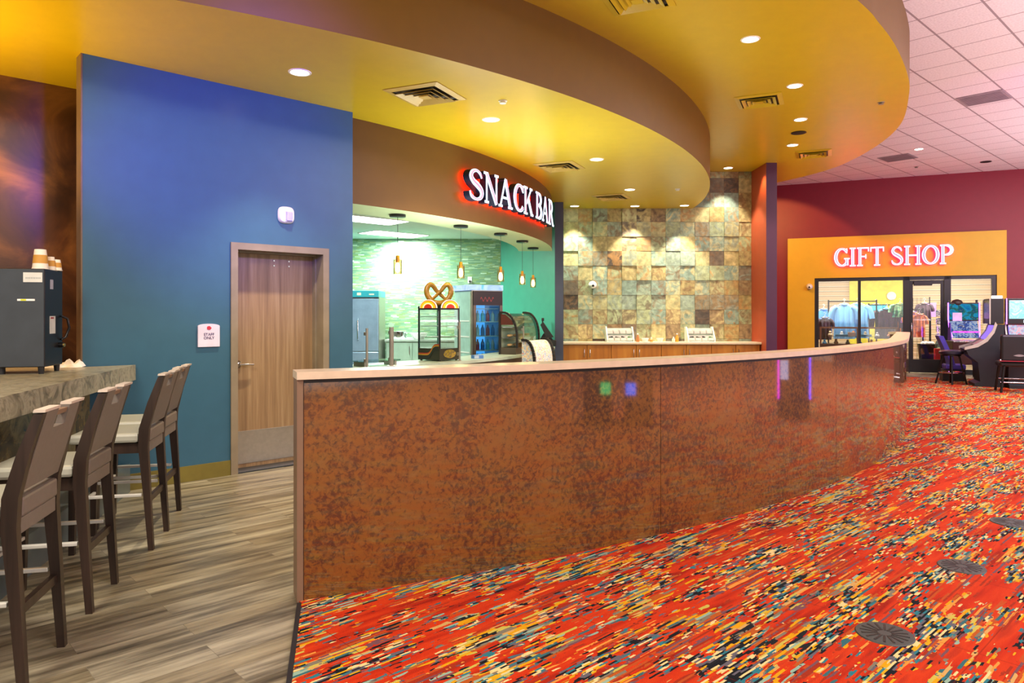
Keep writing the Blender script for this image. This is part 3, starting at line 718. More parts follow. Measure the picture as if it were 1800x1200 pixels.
mb = MB(); mb.mi = 0; mb.box(0, .003, .09, .19, .29, .42); mb.mi = 1; mb.box(.003, .0035, .10, .16, .400, .412); mb.build('side_label', [mat('label_white', 'd8dad8', .4), mat('label_red', 'a03030', .4)], mc)
mb = MB(); mb.tube([(.005, .30, .42), (.04, .32, .40), (.05, .33, .33), (.03, .32, .26), (.005, .30, .24)], .009); mb.cyl((.0, .27, .20), (.03, .27, .20), .02); mb.build('hose', M_blackm, mc)
mb = MB(); mb.cyl((.0, .27, .20), (.04, .27, .20), .013); mb.build('valve_knob', mat('brass', 'c8b070', .25, .9), mc)
mb = MB()
for x in (-.42, -.36, -.30): mb.cyl((x, .05, .0), (x, .05, .055), .028, 16)
mb.build('drain_fittings', M_black, mc)
M_cup, M_sleeve = mat('paper_cup', 'ece6da', .55, var=.03), mat('kraft_sleeve', 'c89440', .6)
for (px, Y, h, r, lab) in ((71, 5.3, .148, .053, 'tallest upturned paper cup with kraft sleeve on black drinks machine'), (87.5, 5.42, .103, .042, 'middle upturned paper cup on black drinks machine, behind the tallest'), (98.5, 5.47, .086, .040, 'smallest upturned paper cup on black drinks machine, farthest back')):
    x = (px-900)/FOC*Y; t = thing('paper_cup', lab, 'cup', (x, Y, 1.844), 0, 'paper cups on the drinks machine')
    mb = MB(); mb.lathe([(r*.95, 0), (r+.003, .002), (r+.003, .008), (r, .009), (r*.72, h*.985), (r*.70, h), (r*.66, h*.97), (0, h*.96)]); mb.build('cup_body', M_cup, t)
    mb = MB(); f = lambda u: r*(1-.28*u)+.0018
    mb.lathe([(f(.3), h*.3), (f(.72), h*.72)]); mb.build('sleeve', M_sleeve, t)
# crumpled white cloth on the stone bar
mb = MB(); rnd = random.Random(3); rows = []
for i in range(15):
    row = []
    for j in range(11):
        u, v = i/14-.5, j/10-.5; e = max(0, 1-((u*2)**4+(v*2)**4)); hgt = e*(.030+.022*math.sin(u*17+v*5)+.018*math.sin(v*19-u*8))+(.04*math.exp(-((u-.34)**2+(v-.1)**2)*60))
        row.append(mb.v((u*.28+.01*math.sin(v*14), v*.17+.012*math.sin(u*15), max(.002, hgt))))
    rows.append(row)
mb.sm = True
for i in range(14):
    for j in range(10): mb._f([rows[i][j], rows[i+1][j], rows[i+1][j+1], rows[i][j+1]])
tag(mb.build('cleaning_cloth', mat('white_cloth', 'e4e8ec', .8), loc=(-3.66, 5.86, 1.08), rotz=.3), 'crumpled white cloth on the stone bar behind the drinks machine', 'cloth')

# ================================================================ on the staff-door wall
WM = lambda x, y, z: WB+U1*x+U2*y+Vector((0, 0, z))
sg = thing('staff_sign', 'small white STAFF ONLY plaque beside the wood door', 'sign', WM(-.22, 0, 1.32), TH1)
pts = [(-.098, -.105), (.098, -.105), (.098, .085)]+[(.098*math.cos(a), .085+.022*math.sin(a)) for a in [k*PI/12 for k in range(1, 12)]]+[(-.098, .085)]
mb = MB(); mb.prism([(x, -.018, z) for x, z in pts], (0, .018, 0)); mb.build('plaque', mat('lilac_white_plaque', 'd8d0e8', .4), sg)
mb = MB(); mb.prism([(.02*math.cos(k*PI/9)*(1+.15*math.cos(k*PI/9*5)), -.020, .068+.018*math.sin(k*PI/9)) for k in range(18)], (0, .002, 0)); mb.build('red_badge', mat('badge_red', 'c03048', .4), sg)
M_ink = mat('ink_violet', '43345e', .5)
text('STAFF', .036, M_ink, sg, (0, -.0195, .008), (PI/2, 0, 0)); text('ONLY', .036, M_ink, sg, (0, -.0195, -.024), (PI/2, 0, 0))
al = thing('fire_strobe', 'white fire alarm strobe high on blue wall above the door', 'alarm', WM(.534, 0, 2.50), TH1)
mb = MB(); pts = [(.083*math.copysign(abs(math.cos(a))**.6, math.cos(a)), .083*math.copysign(abs(math.sin(a))**.6, math.sin(a))) for a in [k*PI/18 for k in range(36)]]
a_ = [mb.v((x, 0, z)) for x, z in pts]; b_ = [mb.v((x, -.022, z)) for x, z in pts]; c_ = [mb.v((x*.86, -.038, z*.86)) for x, z in pts]
mb.sm = True
for A, B in ((a_, b_), (b_, c_)):
    for i in range(36): mb._f([A[i], A[(i+1) % 36], B[(i+1) % 36], B[i]])
mb.sm = False; mb._f(c_); mb._f(a_[::-1]); mb.build('housing', M_white, al)
mb = MB(); mb.box(-.012, .05, -.062, -.036, -.062, .03, .008); mb.build('strobe_lens', mat('lens_blue_grey', 'a8a8d0', .15), al)
mb = MB(); mb.box(-.02, .056, -.045, -.036, -.07, .036, .004); mb.build('lens_bezel', mat('bezel_grey', 'b8b4b4', .4), al)

# ================================================================ lit channel letters
TK, TN = .155, .07
def arcp(cx, cy, rx, ry, a0, a1, w0, w1=None, n=14):
    """elliptic stroke: width w0 where it runs vertically, w1 where it runs horizontally"""
    w1 = w0 if w1 is None else w1; o = []
    for i in range(n+1):
        a = math.radians(a0+(a1-a0)*i/n); o.append((cx+rx*math.cos(a), cy+ry*math.sin(a), w1+(w0-w1)*abs(math.cos(a))))
    return o
def st(x0, y0, x1, y1, w): return [(x0, y0, w), (x1, y1, w)]
def serif(x, y, h=.11): return st(x-h, y, x+h, y, .07)
a_s = catmull([Vector(p) for p in ((.60, .74, .05), (.53, .88, .09), (.36, .955, .08), (.18, .89, .12), (.12, .74, .15), (.22, .60, .18), (.40, .50, .2), (.56, .38, .18), (.61, .24, .15), (.53, .10, .11), (.34, .045, .08), (.15, .11, .10), (.07, .27, .05))], 5)
a_s = [tuple(p) for p in a_s]
LET = {  # width, strokes (polyline of x, y, width); the strokes marked True carry the inline tube
 'S': (.70, [(a_s, True)]),
 'N': (.92, [(st(.17, .02, .17, .98, TN), False), (st(.17, .96, .76, .03, TK), True), (st(.76, .02, .76, .98, TN), False), (serif(.17, .035), False), (serif(.12, .965), False), (serif(.76, .965), False)]),
 'A': (.92, [(st(.13, .03, .44, .98, TN), False), (st(.44, .95, .76, .03, TK), True), (st(.24, .33, .62, .33, .07), False), (serif(.13, .035), False), (serif(.76, .035, .14), False)]),
 'C': (.80, [(arcp(.46, .5, .36, .45, 42, 318, .19, .08, 22), True), (st(.725, .72, .725, .97, .07), False)]),
 'K': (.88, [(st(.19, .02, .19, .98, TK), True), (st(.28, .40, .68, .95, TN), False), (st(.42, .60, .76, .04, TK), False), (serif(.19, .035, .15), False), (serif(.19, .965, .15), False), (serif(.68, .965), False), (serif(.78, .035), False)]),
 'B': (.78, [(st(.19, .02, .19, .98, TK), True), (arcp(.34, .745, .26, .215, 90, -90, .17, .08), False), (arcp(.34, .275, .31, .24, 90, -90, .19, .08), False), (st(.04, .965, .36, .965, .07), False), (st(.04, .035, .36, .035, .07), False), (st(.2, .52, .36, .52, .07), False)]),
 'R': (.86, [(st(.19, .02, .19, .98, TK), True), (arcp(.34, .735, .27, .225, 90, -90, .18, .08), False), (st(.04, .965, .36, .965, .07), False), (st(.2, .51, .40, .51, .07), False), (st(.42, .52, .74, .04, TK), False), (serif(.19, .035, .15), False), (serif(.78, .035), False)]),
 'G': (.90, [(arcp(.46, .5, .36, .45, 42, 318, .19, .08, 22), True), (st(.74, .06, .74, .42, .17), True), (st(.58, .42, .90, .42, .07), False), (st(.725, .72, .725, .97, .07), False)]),
 'I': (.42, [(st(.21, .02, .21, .98, TK), True), (serif(.21, .035, .17), False), (serif(.21, .965, .17), False)]),
 'F': (.76, [(st(.20, .02, .20, .98, TK), True), (st(.04, .965, .70, .965, .07), False), (st(.68, .78, .68, .98, .06), False), (st(.26, .51, .54, .51, .07), False), (st(.53, .40, .53, .62, .06), False), (serif(.20, .035, .16), False)]),
 'T': (.84, [(st(.42, .02, .42, .98, TK), True), (st(.05, .965, .79, .965, .07), False), (st(.07, .76, .07, .98, .06), False), (st(.77, .76, .77, .98, .06), False), (serif(.42, .035, .17), False)]),
 'H': (1.0, [(st(.20, .02, .20, .98, TK), True), (st(.80, .02, .80, .98, TK), True), (st(.25, .5, .75, .5, .075), False)]+[(serif(x, y, .16), False) for x in (.20, .80) for y in (.035, .965)]),
 'O': (.94, [(arcp(.47, .5, .37, .45, 0, 360, .19, .08, 30), True)]),
 'P': (.80, [(st(.19, .02, .19, .98, TK), True), (arcp(.34, .72, .31, .24, 90, -90, .19, .08), False), (st(.04, .965, .36, .965, .07), False), (st(.2, .48, .36, .48, .07), False), (serif(.19, .035, .16), False)]),
}
def ribbon(mb, st_, grow, w0, w1, fn, shrink=0.0):
    """stroke turned into a solid ribbon between depths w0 and w1"""
    n = len(st_); rows = []
    for i, (x, y, w) in enumerate(st_):
        xa, ya, _ = st_[max(0, i-1)]; xb, yb, _ = st_[min(n-1, i+1)]
        if i == 0 and n > 3 and abs(st_[0][0]-st_[-1][0])+abs(st_[0][1]-st_[-1][1]) < 1e-4: xa, ya, _ = st_[-2]
        if i == n-1 and n > 3 and abs(st_[0][0]-st_[-1][0])+abs(st_[0][1]-st_[-1][1]) < 1e-4: xb, yb, _ = st_[1]
        tx, ty = xb-xa, yb-ya; l = math.hypot(tx, ty) or 1; tx, ty = tx/l, ty/l; hw = (w*shrink if shrink else w/2+grow)
        e = grow if i == n-1 else (-grow if i == 0 else 0)
        if n > 2: e = 0
        px, py = x+tx*e, y+ty*e
        rows.append([mb.v(fn(px-ty*hw, py+tx*hw, w0)), mb.v(fn(px+ty*hw, py-tx*hw, w0)), mb.v(fn(px+ty*hw, py-tx*hw, w1)), mb.v(fn(px-ty*hw, py+tx*hw, w1))])
    for a, b in zip(rows, rows[1:]):
        for j in range(4): mb._f([a[j], b[j], b[(j+1) % 4], a[(j+1) % 4]])
    mb._f(rows[0]); mb._f(rows[-1][::-1])
def letter(sign, ch, fn, depth, m_can, m_face, m_in, m_halo):
    mb = MB()
    for s_, _ in LET[ch][1]: ribbon(mb, s_, .012, .05, depth, fn)
    can = mb.build('channel_letter', m_can, sign)
    mb = MB()
    for i, (s_, _) in enumerate(LET[ch][1]): ribbon(mb, s_, .004, depth+.001, depth+.006+.0008*i, fn)
    mb.build('letter_face', m_face, can)
    mb = MB(); k = 0
    for s_, f in LET[ch][1]:
        if f: ribbon(mb, [(x, y, max(w, .09)) for x, y, w in s_], 0, depth+.012, depth+.016, fn, .15); k = 1
    if k: mb.build('inline_tube', m_in, can)
    else: mb.bm.free()
    mb = MB()
    for s_, _ in LET[ch][1]: ribbon(mb, s_, -.01 if s_[0][2] > .05 else -.005, .040, .048, fn)
    mb.build('halo_tube', m_halo, can)
M_can, M_face = mat('letter_return_navy', '101a34', .35), glow('letter_face_white', 'e0ecff', 1.5)
M_inl, M_halo = glow('inline_pink', 'f0a0c0', .9), glow('halo_red', 'ff1c06', 16.0)
SH = .405; H0 = 2.985
sn = thing('snack_bar_sign', 'lit SNACK BAR channel letters with red halo on the curved header', 'sign', (0, 0, 0))
def snack_fn(off, sc):
    def fn(u, v, w):
        a = (off+u*sc)/8.95; r = FR+.0+w
        return (FC[0]+r*math.cos(a), FC[1]+r*math.sin(a), H0+v*SH)
    return fn
xs = [('S', -5.214, .345), ('N', -4.870, .385), ('A', -4.50, .42), ('C', -4.05, .36), ('K', -3.705, .385), ('B', -3.20, .36), ('A', -2.86, .40), ('R', -2.46, .42)]
for ch, x, w in xs: letter(sn, ch, snack_fn(x, w/LET[ch][0]), .15, M_can, M_face, M_inl, M_halo)
gs = thing('gift_shop_sign', 'lit GIFT SHOP channel letters with pink halo above the shop front', 'sign', GO, TH2)
M_face2, M_inl2, M_halo2, M_can2 = glow('letter_face_pink', 'ffdcf0', 1.5), glow('inline_lilac', 'c0a0dc', .7), glow('halo_pink', 'ff0c90', 34.0), mat('letter_return_red', '7a1030', .4)
g0, g1 = gx(1466), gx(1676); adv = {'G': .86, 'I': .42, 'F': .74, 'T': .86, ' ': .30, 'S': .70, 'H': .98, 'O': .92, 'P': .80}
tot = sum(adv[c] for c in 'GIFT SHOP'); x = g0; sc = (g1-g0)/tot
zb = gz(1570, 467); hh = gz(1570, 434)-zb
for ch in 'GIFT SHOP':
    if ch != ' ':
        letter(gs, ch, (lambda o: (lambda u, v, w: (o+u*sc, -.10-w, zb+v*hh)))(x), .10, M_can2, M_face2, M_inl2, M_halo2)
    x += adv[ch]*sc
# ================================================================ pendants under the header
pp = thing('pendant_lamp', 'x', 'pendant lamp', group='glass cylinder pendants above the snack counter')
mb = MB(); mb.lathe([(0, 0), (.10, 0), (.10, -.028), (.088, -.034), (0, -.034)], seg=28); mb.build('canopy', M_blackm, pp)
mb = MB(); mb.cyl((0, 0, -.034), (0, 0, -.52), .0035, 8); mb.build('cord', M_black, pp)
mb = MB(); mb.lathe([(0, -.50), (.022, -.50), (.026, -.57), (.022, -.585), (0, -.585)], seg=20); mb.build('socket', mat('brass_amber', 'c89018', .3, .7), pp)
mb = MB(); mb.lathe([(.0, -.545), (.052, -.547), (.052, -.725), (.049, -.725), (.049, -.551), (0, -.549)], seg=28); mb.build('glass_shade', glassy('shade_glass', 'fff2d8', .06), pp)
mb = MB(); mb.lathe([(0, -.58), (.018, -.59), (.03, -.63), (.03, -.68), (.016, -.705), (0, -.71)], seg=18); mb.build('bulb', M_bulb, pp)
PL = [((699, 377), 'glass pendant lamp nearest the blue wall, leftmost of five'), ((810, 396), 'second glass pendant lamp from the blue wall, above the drinks cooler'), ((880, 410), 'third glass pendant lamp, where mosaic meets the teal wall'), ((918, 423), 'fourth glass pendant lamp, in front of the teal wall'), ((937, 435), 'farthest glass pendant lamp, low against the teal wall')]
for i, ((px, py), lab) in enumerate(PL):
    p = P(px, py, 2.73)
    if i == 0: pp.location = p; pp['label'] = lab
    else: dup(pp, p, label=lab)
    light('POINT', 'pendant_glow', p+Vector((0, 0, -.76)), 5, 'ffcf80', size=.04)
# troffers in the kitchen ceiling
for (px, py, lab) in ((640, 385, 'bright square ceiling light panel beside the blue wall edge'), (693, 411, 'bright square ceiling light panel against the green mosaic wall')):
    p = P(px, py, 3.15); t = thing('light_panel', lab, 'ceiling light', p, TH1)
    w = .95 if px == 640 else .62; d = .62
    if px == 640: p = p-U1*.25; t.location = p
    mb = MB(); mb.box(-w-.03, w+.03, -d/2-.03, d/2+.03, -.012, -.001); mb.build('frame', M_white, t)
    mb = MB(); mb.box(-w, w, -d/2, d/2, -.016, -.012); mb.build('diffuser', M_troff, t)
    light('AREA', 'panel_light', p+Vector((0, 0, -.03)), 115, 'e8fff0', rot=(0, 0, TH1), size=2*w, size_y=d)
light('SPOT', 'mosaic_wash', (-2.45, 15.15, 3.12), 130, 'f6fff0', rot=(math.radians(28), 0, 0), size=.08, spot=120, blend=.8)

# ================================================================ snack counter and what stands on it
def FA(px, R): v = ray_circ(px, FC, R); return math.degrees(math.atan2(v.y-FC[1], v.x-FC[0])), v
ct = thing('snack_counter', 'curved service counter with pale top under the snack bar header', 'counter', (0, 0, 0))
mb = MB(); mb.arc(FC, 8.28, 8.80, -43.5, -5, 0, .88, 40); mb.build('front_panel', mat('counter_front', '6a5a50', .5), ct)
mb = MB(); mb.arc(FC, 8.24, 8.86, -43.8, -4.8, .88, .92, 40); mb.build('countertop', mat('aqua_white_top', 'b4c4b8', .25), ct)
# glass guard posts
for px, h, r, lab in ((645, .44, .014, 'slim chrome post at the left end of the snack counter'), (688, .45, .026, 'thick chrome post on the snack counter left of the pretzel case'), (808, .50, .012, 'slim chrome post in front of the pretzel case right side'), (920, .42, .010, 'slim chrome post in front of the curved pastry case')):
    a, v = FA(px, 8.83); t = thing('guard_post', lab, 'post', (v.x, v.y, .92), math.radians(a), 'chrome posts on the snack counter')
    mb = MB(); mb.cyl((0, 0, 0), (0, 0, h), r, 16); mb.lathe([(r*2, 0), (r*2, .008), (r, .012)], seg=16); mb.build('post', mat('satin_steel', 'a8a49c', .3, .5), t)
    for z in (h*.18, h*.86):
        mb = MB(); mb.box(-.035, -r*.6, -.02, .02, z-.02, z+.02, .004); mb.build('clamp', M_steel, t)
mb = MB(); a, v = FA(660, 8.55)
gp = thing('glass_shelf', 'low clear glass shelf between the two left chrome posts', 'shelf', (v.x, v.y, .92), math.radians(a)+PI/2)
mb = MB(); mb.box(-.28, .28, -.12, .12, .05, .062); mb.build('pane', M_glasst, gp)
for x in (-.22, .22):
    mb = MB(); mb.box(x-.015, x+.015, -.1, .1, 0, .05); mb.build('bracket', M_steel, gp)

# pretzel warmer: local x right face, y back along the left face, near corner at the origin
pc = thing('pretzel_case', 'black glass pretzel warmer with red and yellow headers and big pretzel', 'display case', (-.913, 9.045, .92), math.radians(50))
W, Dp, H1 = .36, .40, .755
mb = MB()
for x, y in ((0, 0), (W, 0), (0, Dp), (W, Dp)): mb.box(x-.018 if x else 0, x+.018 if not x else W, y-.018 if y else 0, y+.018 if not y else Dp, .16, .70)
mb.box(0, W, 0, Dp, .655, .70); mb.build('frame', M_black, pc)
mb = MB(); mb.box(0, W, 0, Dp, .012, .16); mb.build('base', mat('dark_olive_base', '2c2a18', .4), pc)
for x, y in ((.03, .03), (W-.03, .03), (.03, Dp-.03), (W-.03, Dp-.03)):
    mb = MB(); mb.cyl((x, y, 0), (x, y, .014), .016, 12); mb.build('foot', M_black, pc)
mb = MB(); mb.box(.02, W-.02, -.001, .003, .165, .655); mb.box(-.001, .003, .02, Dp-.02, .165, .655); mb.box(.02, W-.02, Dp-.003, Dp, .165, .655); mb.build('glass_panes', M_glass, pc)
for z in (.30, .44, .56):
    mb = MB(); mb.box(.03, W-.03, .03, Dp-.03, z, z+.008); mb.build('shelf', M_steel, pc)
mb = MB(); mb.cyl((W/2, Dp/2, .16), (W/2, Dp/2, .64), .012, 12); mb.build('rack_post', M_chrome, pc)
M_py, M_pr, M_pw = mat('sign_yellow', 'f0c010', .4, emit='f0c010', estr=.35), mat('sign_red', 'b82818', .4, emit='c02818', estr=.25), mat('sign_white', 'f0e8dc', .4, emit='fff4e0', estr=.4)
def arch(mb, ax, r0, r1, c0, z0, depth):
    o = []
    for i in range(17): a = PI*i/16; o.append((c0+r1*math.cos(a)*1.18, z0+r1*math.sin(a)*.8))
    for i in range(16, -1, -1): a = PI*i/16; o.append((c0+r0*math.cos(a)*1.18, z0+r0*math.sin(a)*.8))
    n = 17
    for i in range(n-1):
        q = [o[i], o[i+1], o[2*n-2-i], o[2*n-1-i]]
        mb.prism([(x, -depth, z) if ax == 0 else (-depth, x, z) for x, z in q], (0, depth, 0) if ax == 0 else (depth, 0, 0))
for ax, c0 in ((0, W/2), (1, Dp/2)):
    mb = MB(); mb.mi = 0; arch(mb, ax, .0, .135, c0, .675, .010); mb.mi = 1; arch(mb, ax, .06, .115, c0, .675, .014); mb.mi = 2; arch(mb, ax, .0, .062, c0, .675, .014); mb.mi = 2; arch(mb, ax, .115, .125, c0, .675, .012); mb.mi = 0; arch(mb, ax, .066, .078, c0, .677, .017)
    mb.build('header_sign', [M_pw, M_py, M_pr], pc)
mb = MB(); w = []     # stripe of colour that climbs along the bottom of the case
for k, (z, m) in enumerate(((.10, 0), (.085, 1), (.07, 2))):
    mb.mi = m; up_ = [(-.003-.001*k, Dp-.01-i*.38/14, z+.12/(1+math.exp(-(i-9)*1.3))) for i in range(15)]
    for a, b in zip(up_, up_[1:]): mb.prism([(a[0], a[1], a[2]-.05), (b[0], b[1], b[2]-.05), b, a], (.003, 0, 0))
mb.build('side_stripe', [mat('stripe_red', 'a83c20', .45), mat('stripe_gold', 'b08820', .45), mat('stripe_black', '20241c', .45)], pc)
mb = MB(); mb.prism([(W/2+.11*math.cos(2*PI*k/20), -.003, .09+.055*math.sin(2*PI*k/20)) for k in range(20)], (0, .003, 0)); mb.build('front_badge', m_art('badge_art', ['1c1a14', 'a08a20', '5c5048', 'b89a30', '3c3450'], 16), pc)
mb = MB()
pz = lambda t: Vector((0, 0, 0))
core = [(-.035, -.13, 0), (.06, -.05, .02), (.115, .03, .0), (.135, .10, 0), (.10, .155, 0), (.045, .15, 0), (.0, .09, .0), (-.03, .02, .02), (-.08, -.05, .0), (-.125, -.06, 0)]
half = [(.10, -.085), (.03, -.02), (-.04, .05), (-.10, .115), (-.145, .095), (-.16, .03), (-.13, -.05), (-.07, -.11), (0, -.13)]
path = [Vector((x, 0, z)) for x, z in ((-.10, -.085), (-.03, -.02), (.03, .04), (.075, .10), (.12, .115), (.155, .06), (.15, -.01), (.11, -.075), (.05, -.12), (-.05, -.12), (-.11, -.075), (-.15, -.01), (-.155, .06), (-.12, .115), (-.075, .10), (-.03, .04), (.03, -.02), (.10, -.085))]
path = catmull(path, 5); n = len(path)
for i, p in enumerate(path):
    if i < n*.3: p.y = -.022*math.exp(-((i/n-.12)/.06)**2)
    if i > n*.7: p.y = .022*math.exp(-((i/n-.88)/.06)**2)
R = Matrix.Rotation(math.radians(-42), 3, 'Z')
path = [R @ p + Vector((W/2, Dp/2, .865)) for p in path]
mb.tube(path, [.018+.020*math.sin(PI*min(1, max(0, (i/n-.02)/.96)))**.7 for i in range(n)], 12)
tp = mb.build('pretzel_topper', mat('golden_brown_gloss', '96701a', .25, var=.25, scale=20, coat=.6), pc)
mb = MB(); mb.cyl((W/2, Dp/2, .69), (W/2, Dp/2, .76), .02, 12); mb.build('topper_stand', M_black, tp)

# drinks cooler behind, corner to the viewer
cl = thing('drinks_cooler', 'tall glass-door drinks cooler with lit blue header behind the pretzel case', 'cooler', (-.637, 11.3, 0), math.radians(30))
mb = MB(); mb.box(0, .035, 0, .62, .0, 1.90); mb.box(.525, .56, 0, .62, 0, 1.90); mb.box(.035, .525, .58, .62, 0, 1.9); mb.box(.035, .525, 0, .58, 0, .62); mb.box(.035, .525, 0, .58, 1.84, 1.9); mb.build('body', mat('cooler_silver', '9aa0a4', .35, .4), cl)
mb = MB(); mb.box(-.04, .565, -.01, .63, 1.90, 1.985); mb.build('lit_header', m_art('cooler_header', ['30b8c8', 'c0d8f8', '98b8f0', '2848d0'], 3.2, 1.0), cl)
mb = MB(); mb.box(.02, .54, -.03, 0, 1.66, 1.885); dr = mb.build('door_header', mat('door_header_plum', '241420', .3), cl)
mb = MB(); mb.prism([(.14+.01*i, -.032, 1.765+.03*math.sin(i*.9)) for i in range(25)]+[(.14+.01*i, -.032, 1.745+.03*math.sin(i*.9)) for i in range(24, -1, -1)], (0, .002, 0)); mb.build('header_squiggle', mat('squiggle_red', '8a3440', .4), dr)
mb = MB(); mb.box(.02, .065, -.03, 0, .66, 1.66); mb.box(.495, .54, -.03, 0, .66, 1.66); mb.box(.065, .495, -.03, 0, .66, .73); mb.build('door_frame', mat('cooler_door_frame', '6a5c5c', .35, .4), cl)
mb = MB(); mb.box(.065, .495, -.02, -.015, .73, 1.66); mb.build('door_glass', glassy('cooler_glass', 'd8f0ff', .06), cl)
mb = MB(); mb.box(.035, .525, .55, .58, .62, 1.84); mb.build('lit_back', glow('cooler_back', '58b0e8', .9), cl)
mb = MB(); mb.tube([(.53, -.03, 1.0), (.53, -.06, 1.03), (.53, -.06, 1.3), (.53, -.03, 1.33)], .008); mb.build('handle', M_chrome, cl)
for z in (.70, .93, 1.16, 1.39, 1.60):
    mb = MB(); mb.box(.04, .52, .05, .54, z, z+.012); mb.build('shelf', M_white, cl)
mb = MB(); mb.mi = 0; mb.box(-.014, -.002, .02, .60, .66, 1.88); mb.mi = 1
for z in (.9, 1.15, 1.4): mb.box(-.018, -.014, .05, .57, z, z+.02)
mb.build('side_panel', [mat('cooler_side', 'a8c4bc', .2), M_white], cl)
# white dome-topped warmer left of the cooler
# bottles in the cooler
rnd = random.Random(5); bp = None
bcols = [mat('bottle_blue', '2c78c8', .15), mat('bottle_red', 'c03c50', .15), mat('bottle_aqua', '70c8d8', .15), mat('bottle_clear', 'c8d8dc', .1)]
names = ['blue', 'red', 'aqua', 'clear']; rows_ = ['lowest', 'second', 'third', 'fourth', 'top']; cols_ = ['leftmost', 'second from left', 'middle', 'second from right', 'rightmost']
for r_, z in enumerate((.712, .942, 1.172, 1.402)):
    for c_ in range(5):
        k = rnd.randrange(4); x = .095+c_*.092
        t = MB(); t.lathe([(.0, 0), (.03, 0), (.032, .01), (.032, .11), (.012, .15), (.012, .175), (0, .177)], seg=12)
        loc = Vector((-.637, 11.3, 0))+Matrix.Rotation(math.radians(30), 3, 'Z') @ Vector((x, .16, z))
        tag(t.build('drink_bottle', bcols[k], loc=loc), 'small %s bottle on the %s cooler shelf, %s' % (names[k], rows_[r_], cols_[c_]), 'bottle', 'bottles in the drinks cooler')
# curved pastry case
a0, v0 = FA(907, 8.79); a1, v1 = FA(946, 8.79)
T0 = Vector((v0.x, v0.y, .92)); ln = (Vector((v1.x, v1.y, .92))-T0).length; an = math.atan2(v1.y-v0.y, v1.x-v0.x)
ps = thing('pastry_case', 'glass pastry case with black frame and curved front on snack counter', 'display case', T0, an)   # x along, y back into the kitchen
prof = [(0, .10), (-.0, .25)]+[(.0+.20*(1-math.cos(a)), .25+.36*math.sin(a)) for a in [k*PI/2/10 for k in range(1, 11)]]+[(.26, .61)]
def band(mb, x0, x1, pr, th):
    for a, b in zip(pr, pr[1:]):
        d = Vector((b[0]-a[0], b[1]-a[1])).normalized(); nx = (-d.y*th, d.x*th)
        mb.prism([(x0, a[0], a[1]), (x0, b[0], b[1]), (x0, b[0]-nx[0], b[1]-nx[1]), (x0, a[0]-nx[0], a[1]-nx[1])], (x1-x0, 0, 0))
mb = MB(); mb.box(0, ln, 0, .26, 0, .10); mb.build('base', mat('case_base_brown', '4a4038', .4), ps)
mb = MB(); band(mb, -.01, .025, prof, -.03); mb.box(-.01, .025, .24, .27, 0, .61); mb.build('end_frame', M_black, ps)
mb = MB(); band(mb, ln-.025, ln+.01, prof, -.03); mb.box(ln-.025, ln+.01, .24, .27, 0, .61); mb.build('end_frame', M_black, ps)
mb = MB(); mb.prism([(0.0, .18, .60), (0, .06, .50), (0, .04, .44), (0, .24, .44), (0, .24, .60)], (.012, 0, 0)); mb.build('end_header', mat('case_header_maroon', '5a241c', .4), ps)
mb = MB(); mb.sm = True; band(mb, .025, ln-.025, prof, .004); mb.build('curved_glass', M_glasst, ps)
mb = MB(); mb.box(.0, ln, .25, .26, .10, .60); mb.build('back_panel', mat('case_back', 'd0d8c0', .3), ps)
for z in (.24, .40):
    mb = MB(); mb.box(.03, ln-.03, .06, .24, z, z+.008); mb.build('shelf', M_chrome, ps)
mb = MB()
for i in range(8):
    for z in (.115, .255): mb.sphere((.08+i*(ln-.16)/7, .13+.03*(i % 2), z+.022), .04, 12, (1, 1, .55))
mb.build('pastries', mat('pastry_tan', 'c8a078', .6, var=.2, scale=30), ps)
# candy freezer with curved printed front, standing on the floor before the counter
fz = Vector((.13, 10.05, 0)); a0, v1 = FA(973, 9.28); v0 = ray_circ(937, FC, 9.28); fz = Vector((v0.x, v0.y, 0)); ln = (Vector((v1.x, v1.y, 0))-fz).length; an = math.atan2(v1.y-v0.y, v1.x-v0.x)
fr_ = thing('ice_cream_freezer', 'low freezer with curved white front of bright stickers and black edges', 'freezer', fz, an)
pf = [(0, .0), (0, .82)]+[(.13*(1-math.cos(a)), .82+.32*math.sin(a)) for a in [k*PI/2/9 for k in range(1, 10)]]+[(.18, 1.14)]
mb = MB(); mb.prism([(.03, y, z) for y, z in pf]+[(.03, .18, 0)], (ln-.06, 0, 0)); mb.build('body', m_art('sticker_art', ['d83828', 'f4f2ee', 'f0c040', 'f4f2ee', 'f4f2ee', '78b0e0', 'f4f2ee', 'd85848', '3858b8'], 20), fr_)
for x in (0, ln-.035):
    mb = MB(); band(mb, x, x+.035, pf, -.035); mb.build('edge_trim', M_black, fr_)
# till
a0, v = FA(961, 8.50); til = thing('cash_register', 'black till with tilted screen at the far end of snack counter', 'till', (v.x, v.y, .92), math.radians(a0)+PI/2)
mb = MB(); mb.box(-.15, .15, -.18, .18, 0, .11, .008); mb.build('cash_drawer', M_black, til)
mb = MB(); mb.prism([(-.13, -.12, .11), (-.13, .14, .11), (-.13, .06, .24), (-.13, -.04, .24)], (.26, 0, 0)); mb.build('stand', M_blackm, til)
mb = MB(); mb.prism([(-.14, -.13, .17), (-.14, .0, .14), (-.14, .12, .40), (-.14, .07, .46)], (.28, 0, 0)); mb.build('screen', M_black, til)
mb = MB(); mb.cyl((.1, .08, .38), (.1, .08, .5), .014); mb.box(.05, .16, .05, .10, .47, .53, .006); mb.build('customer_display', M_black, til)
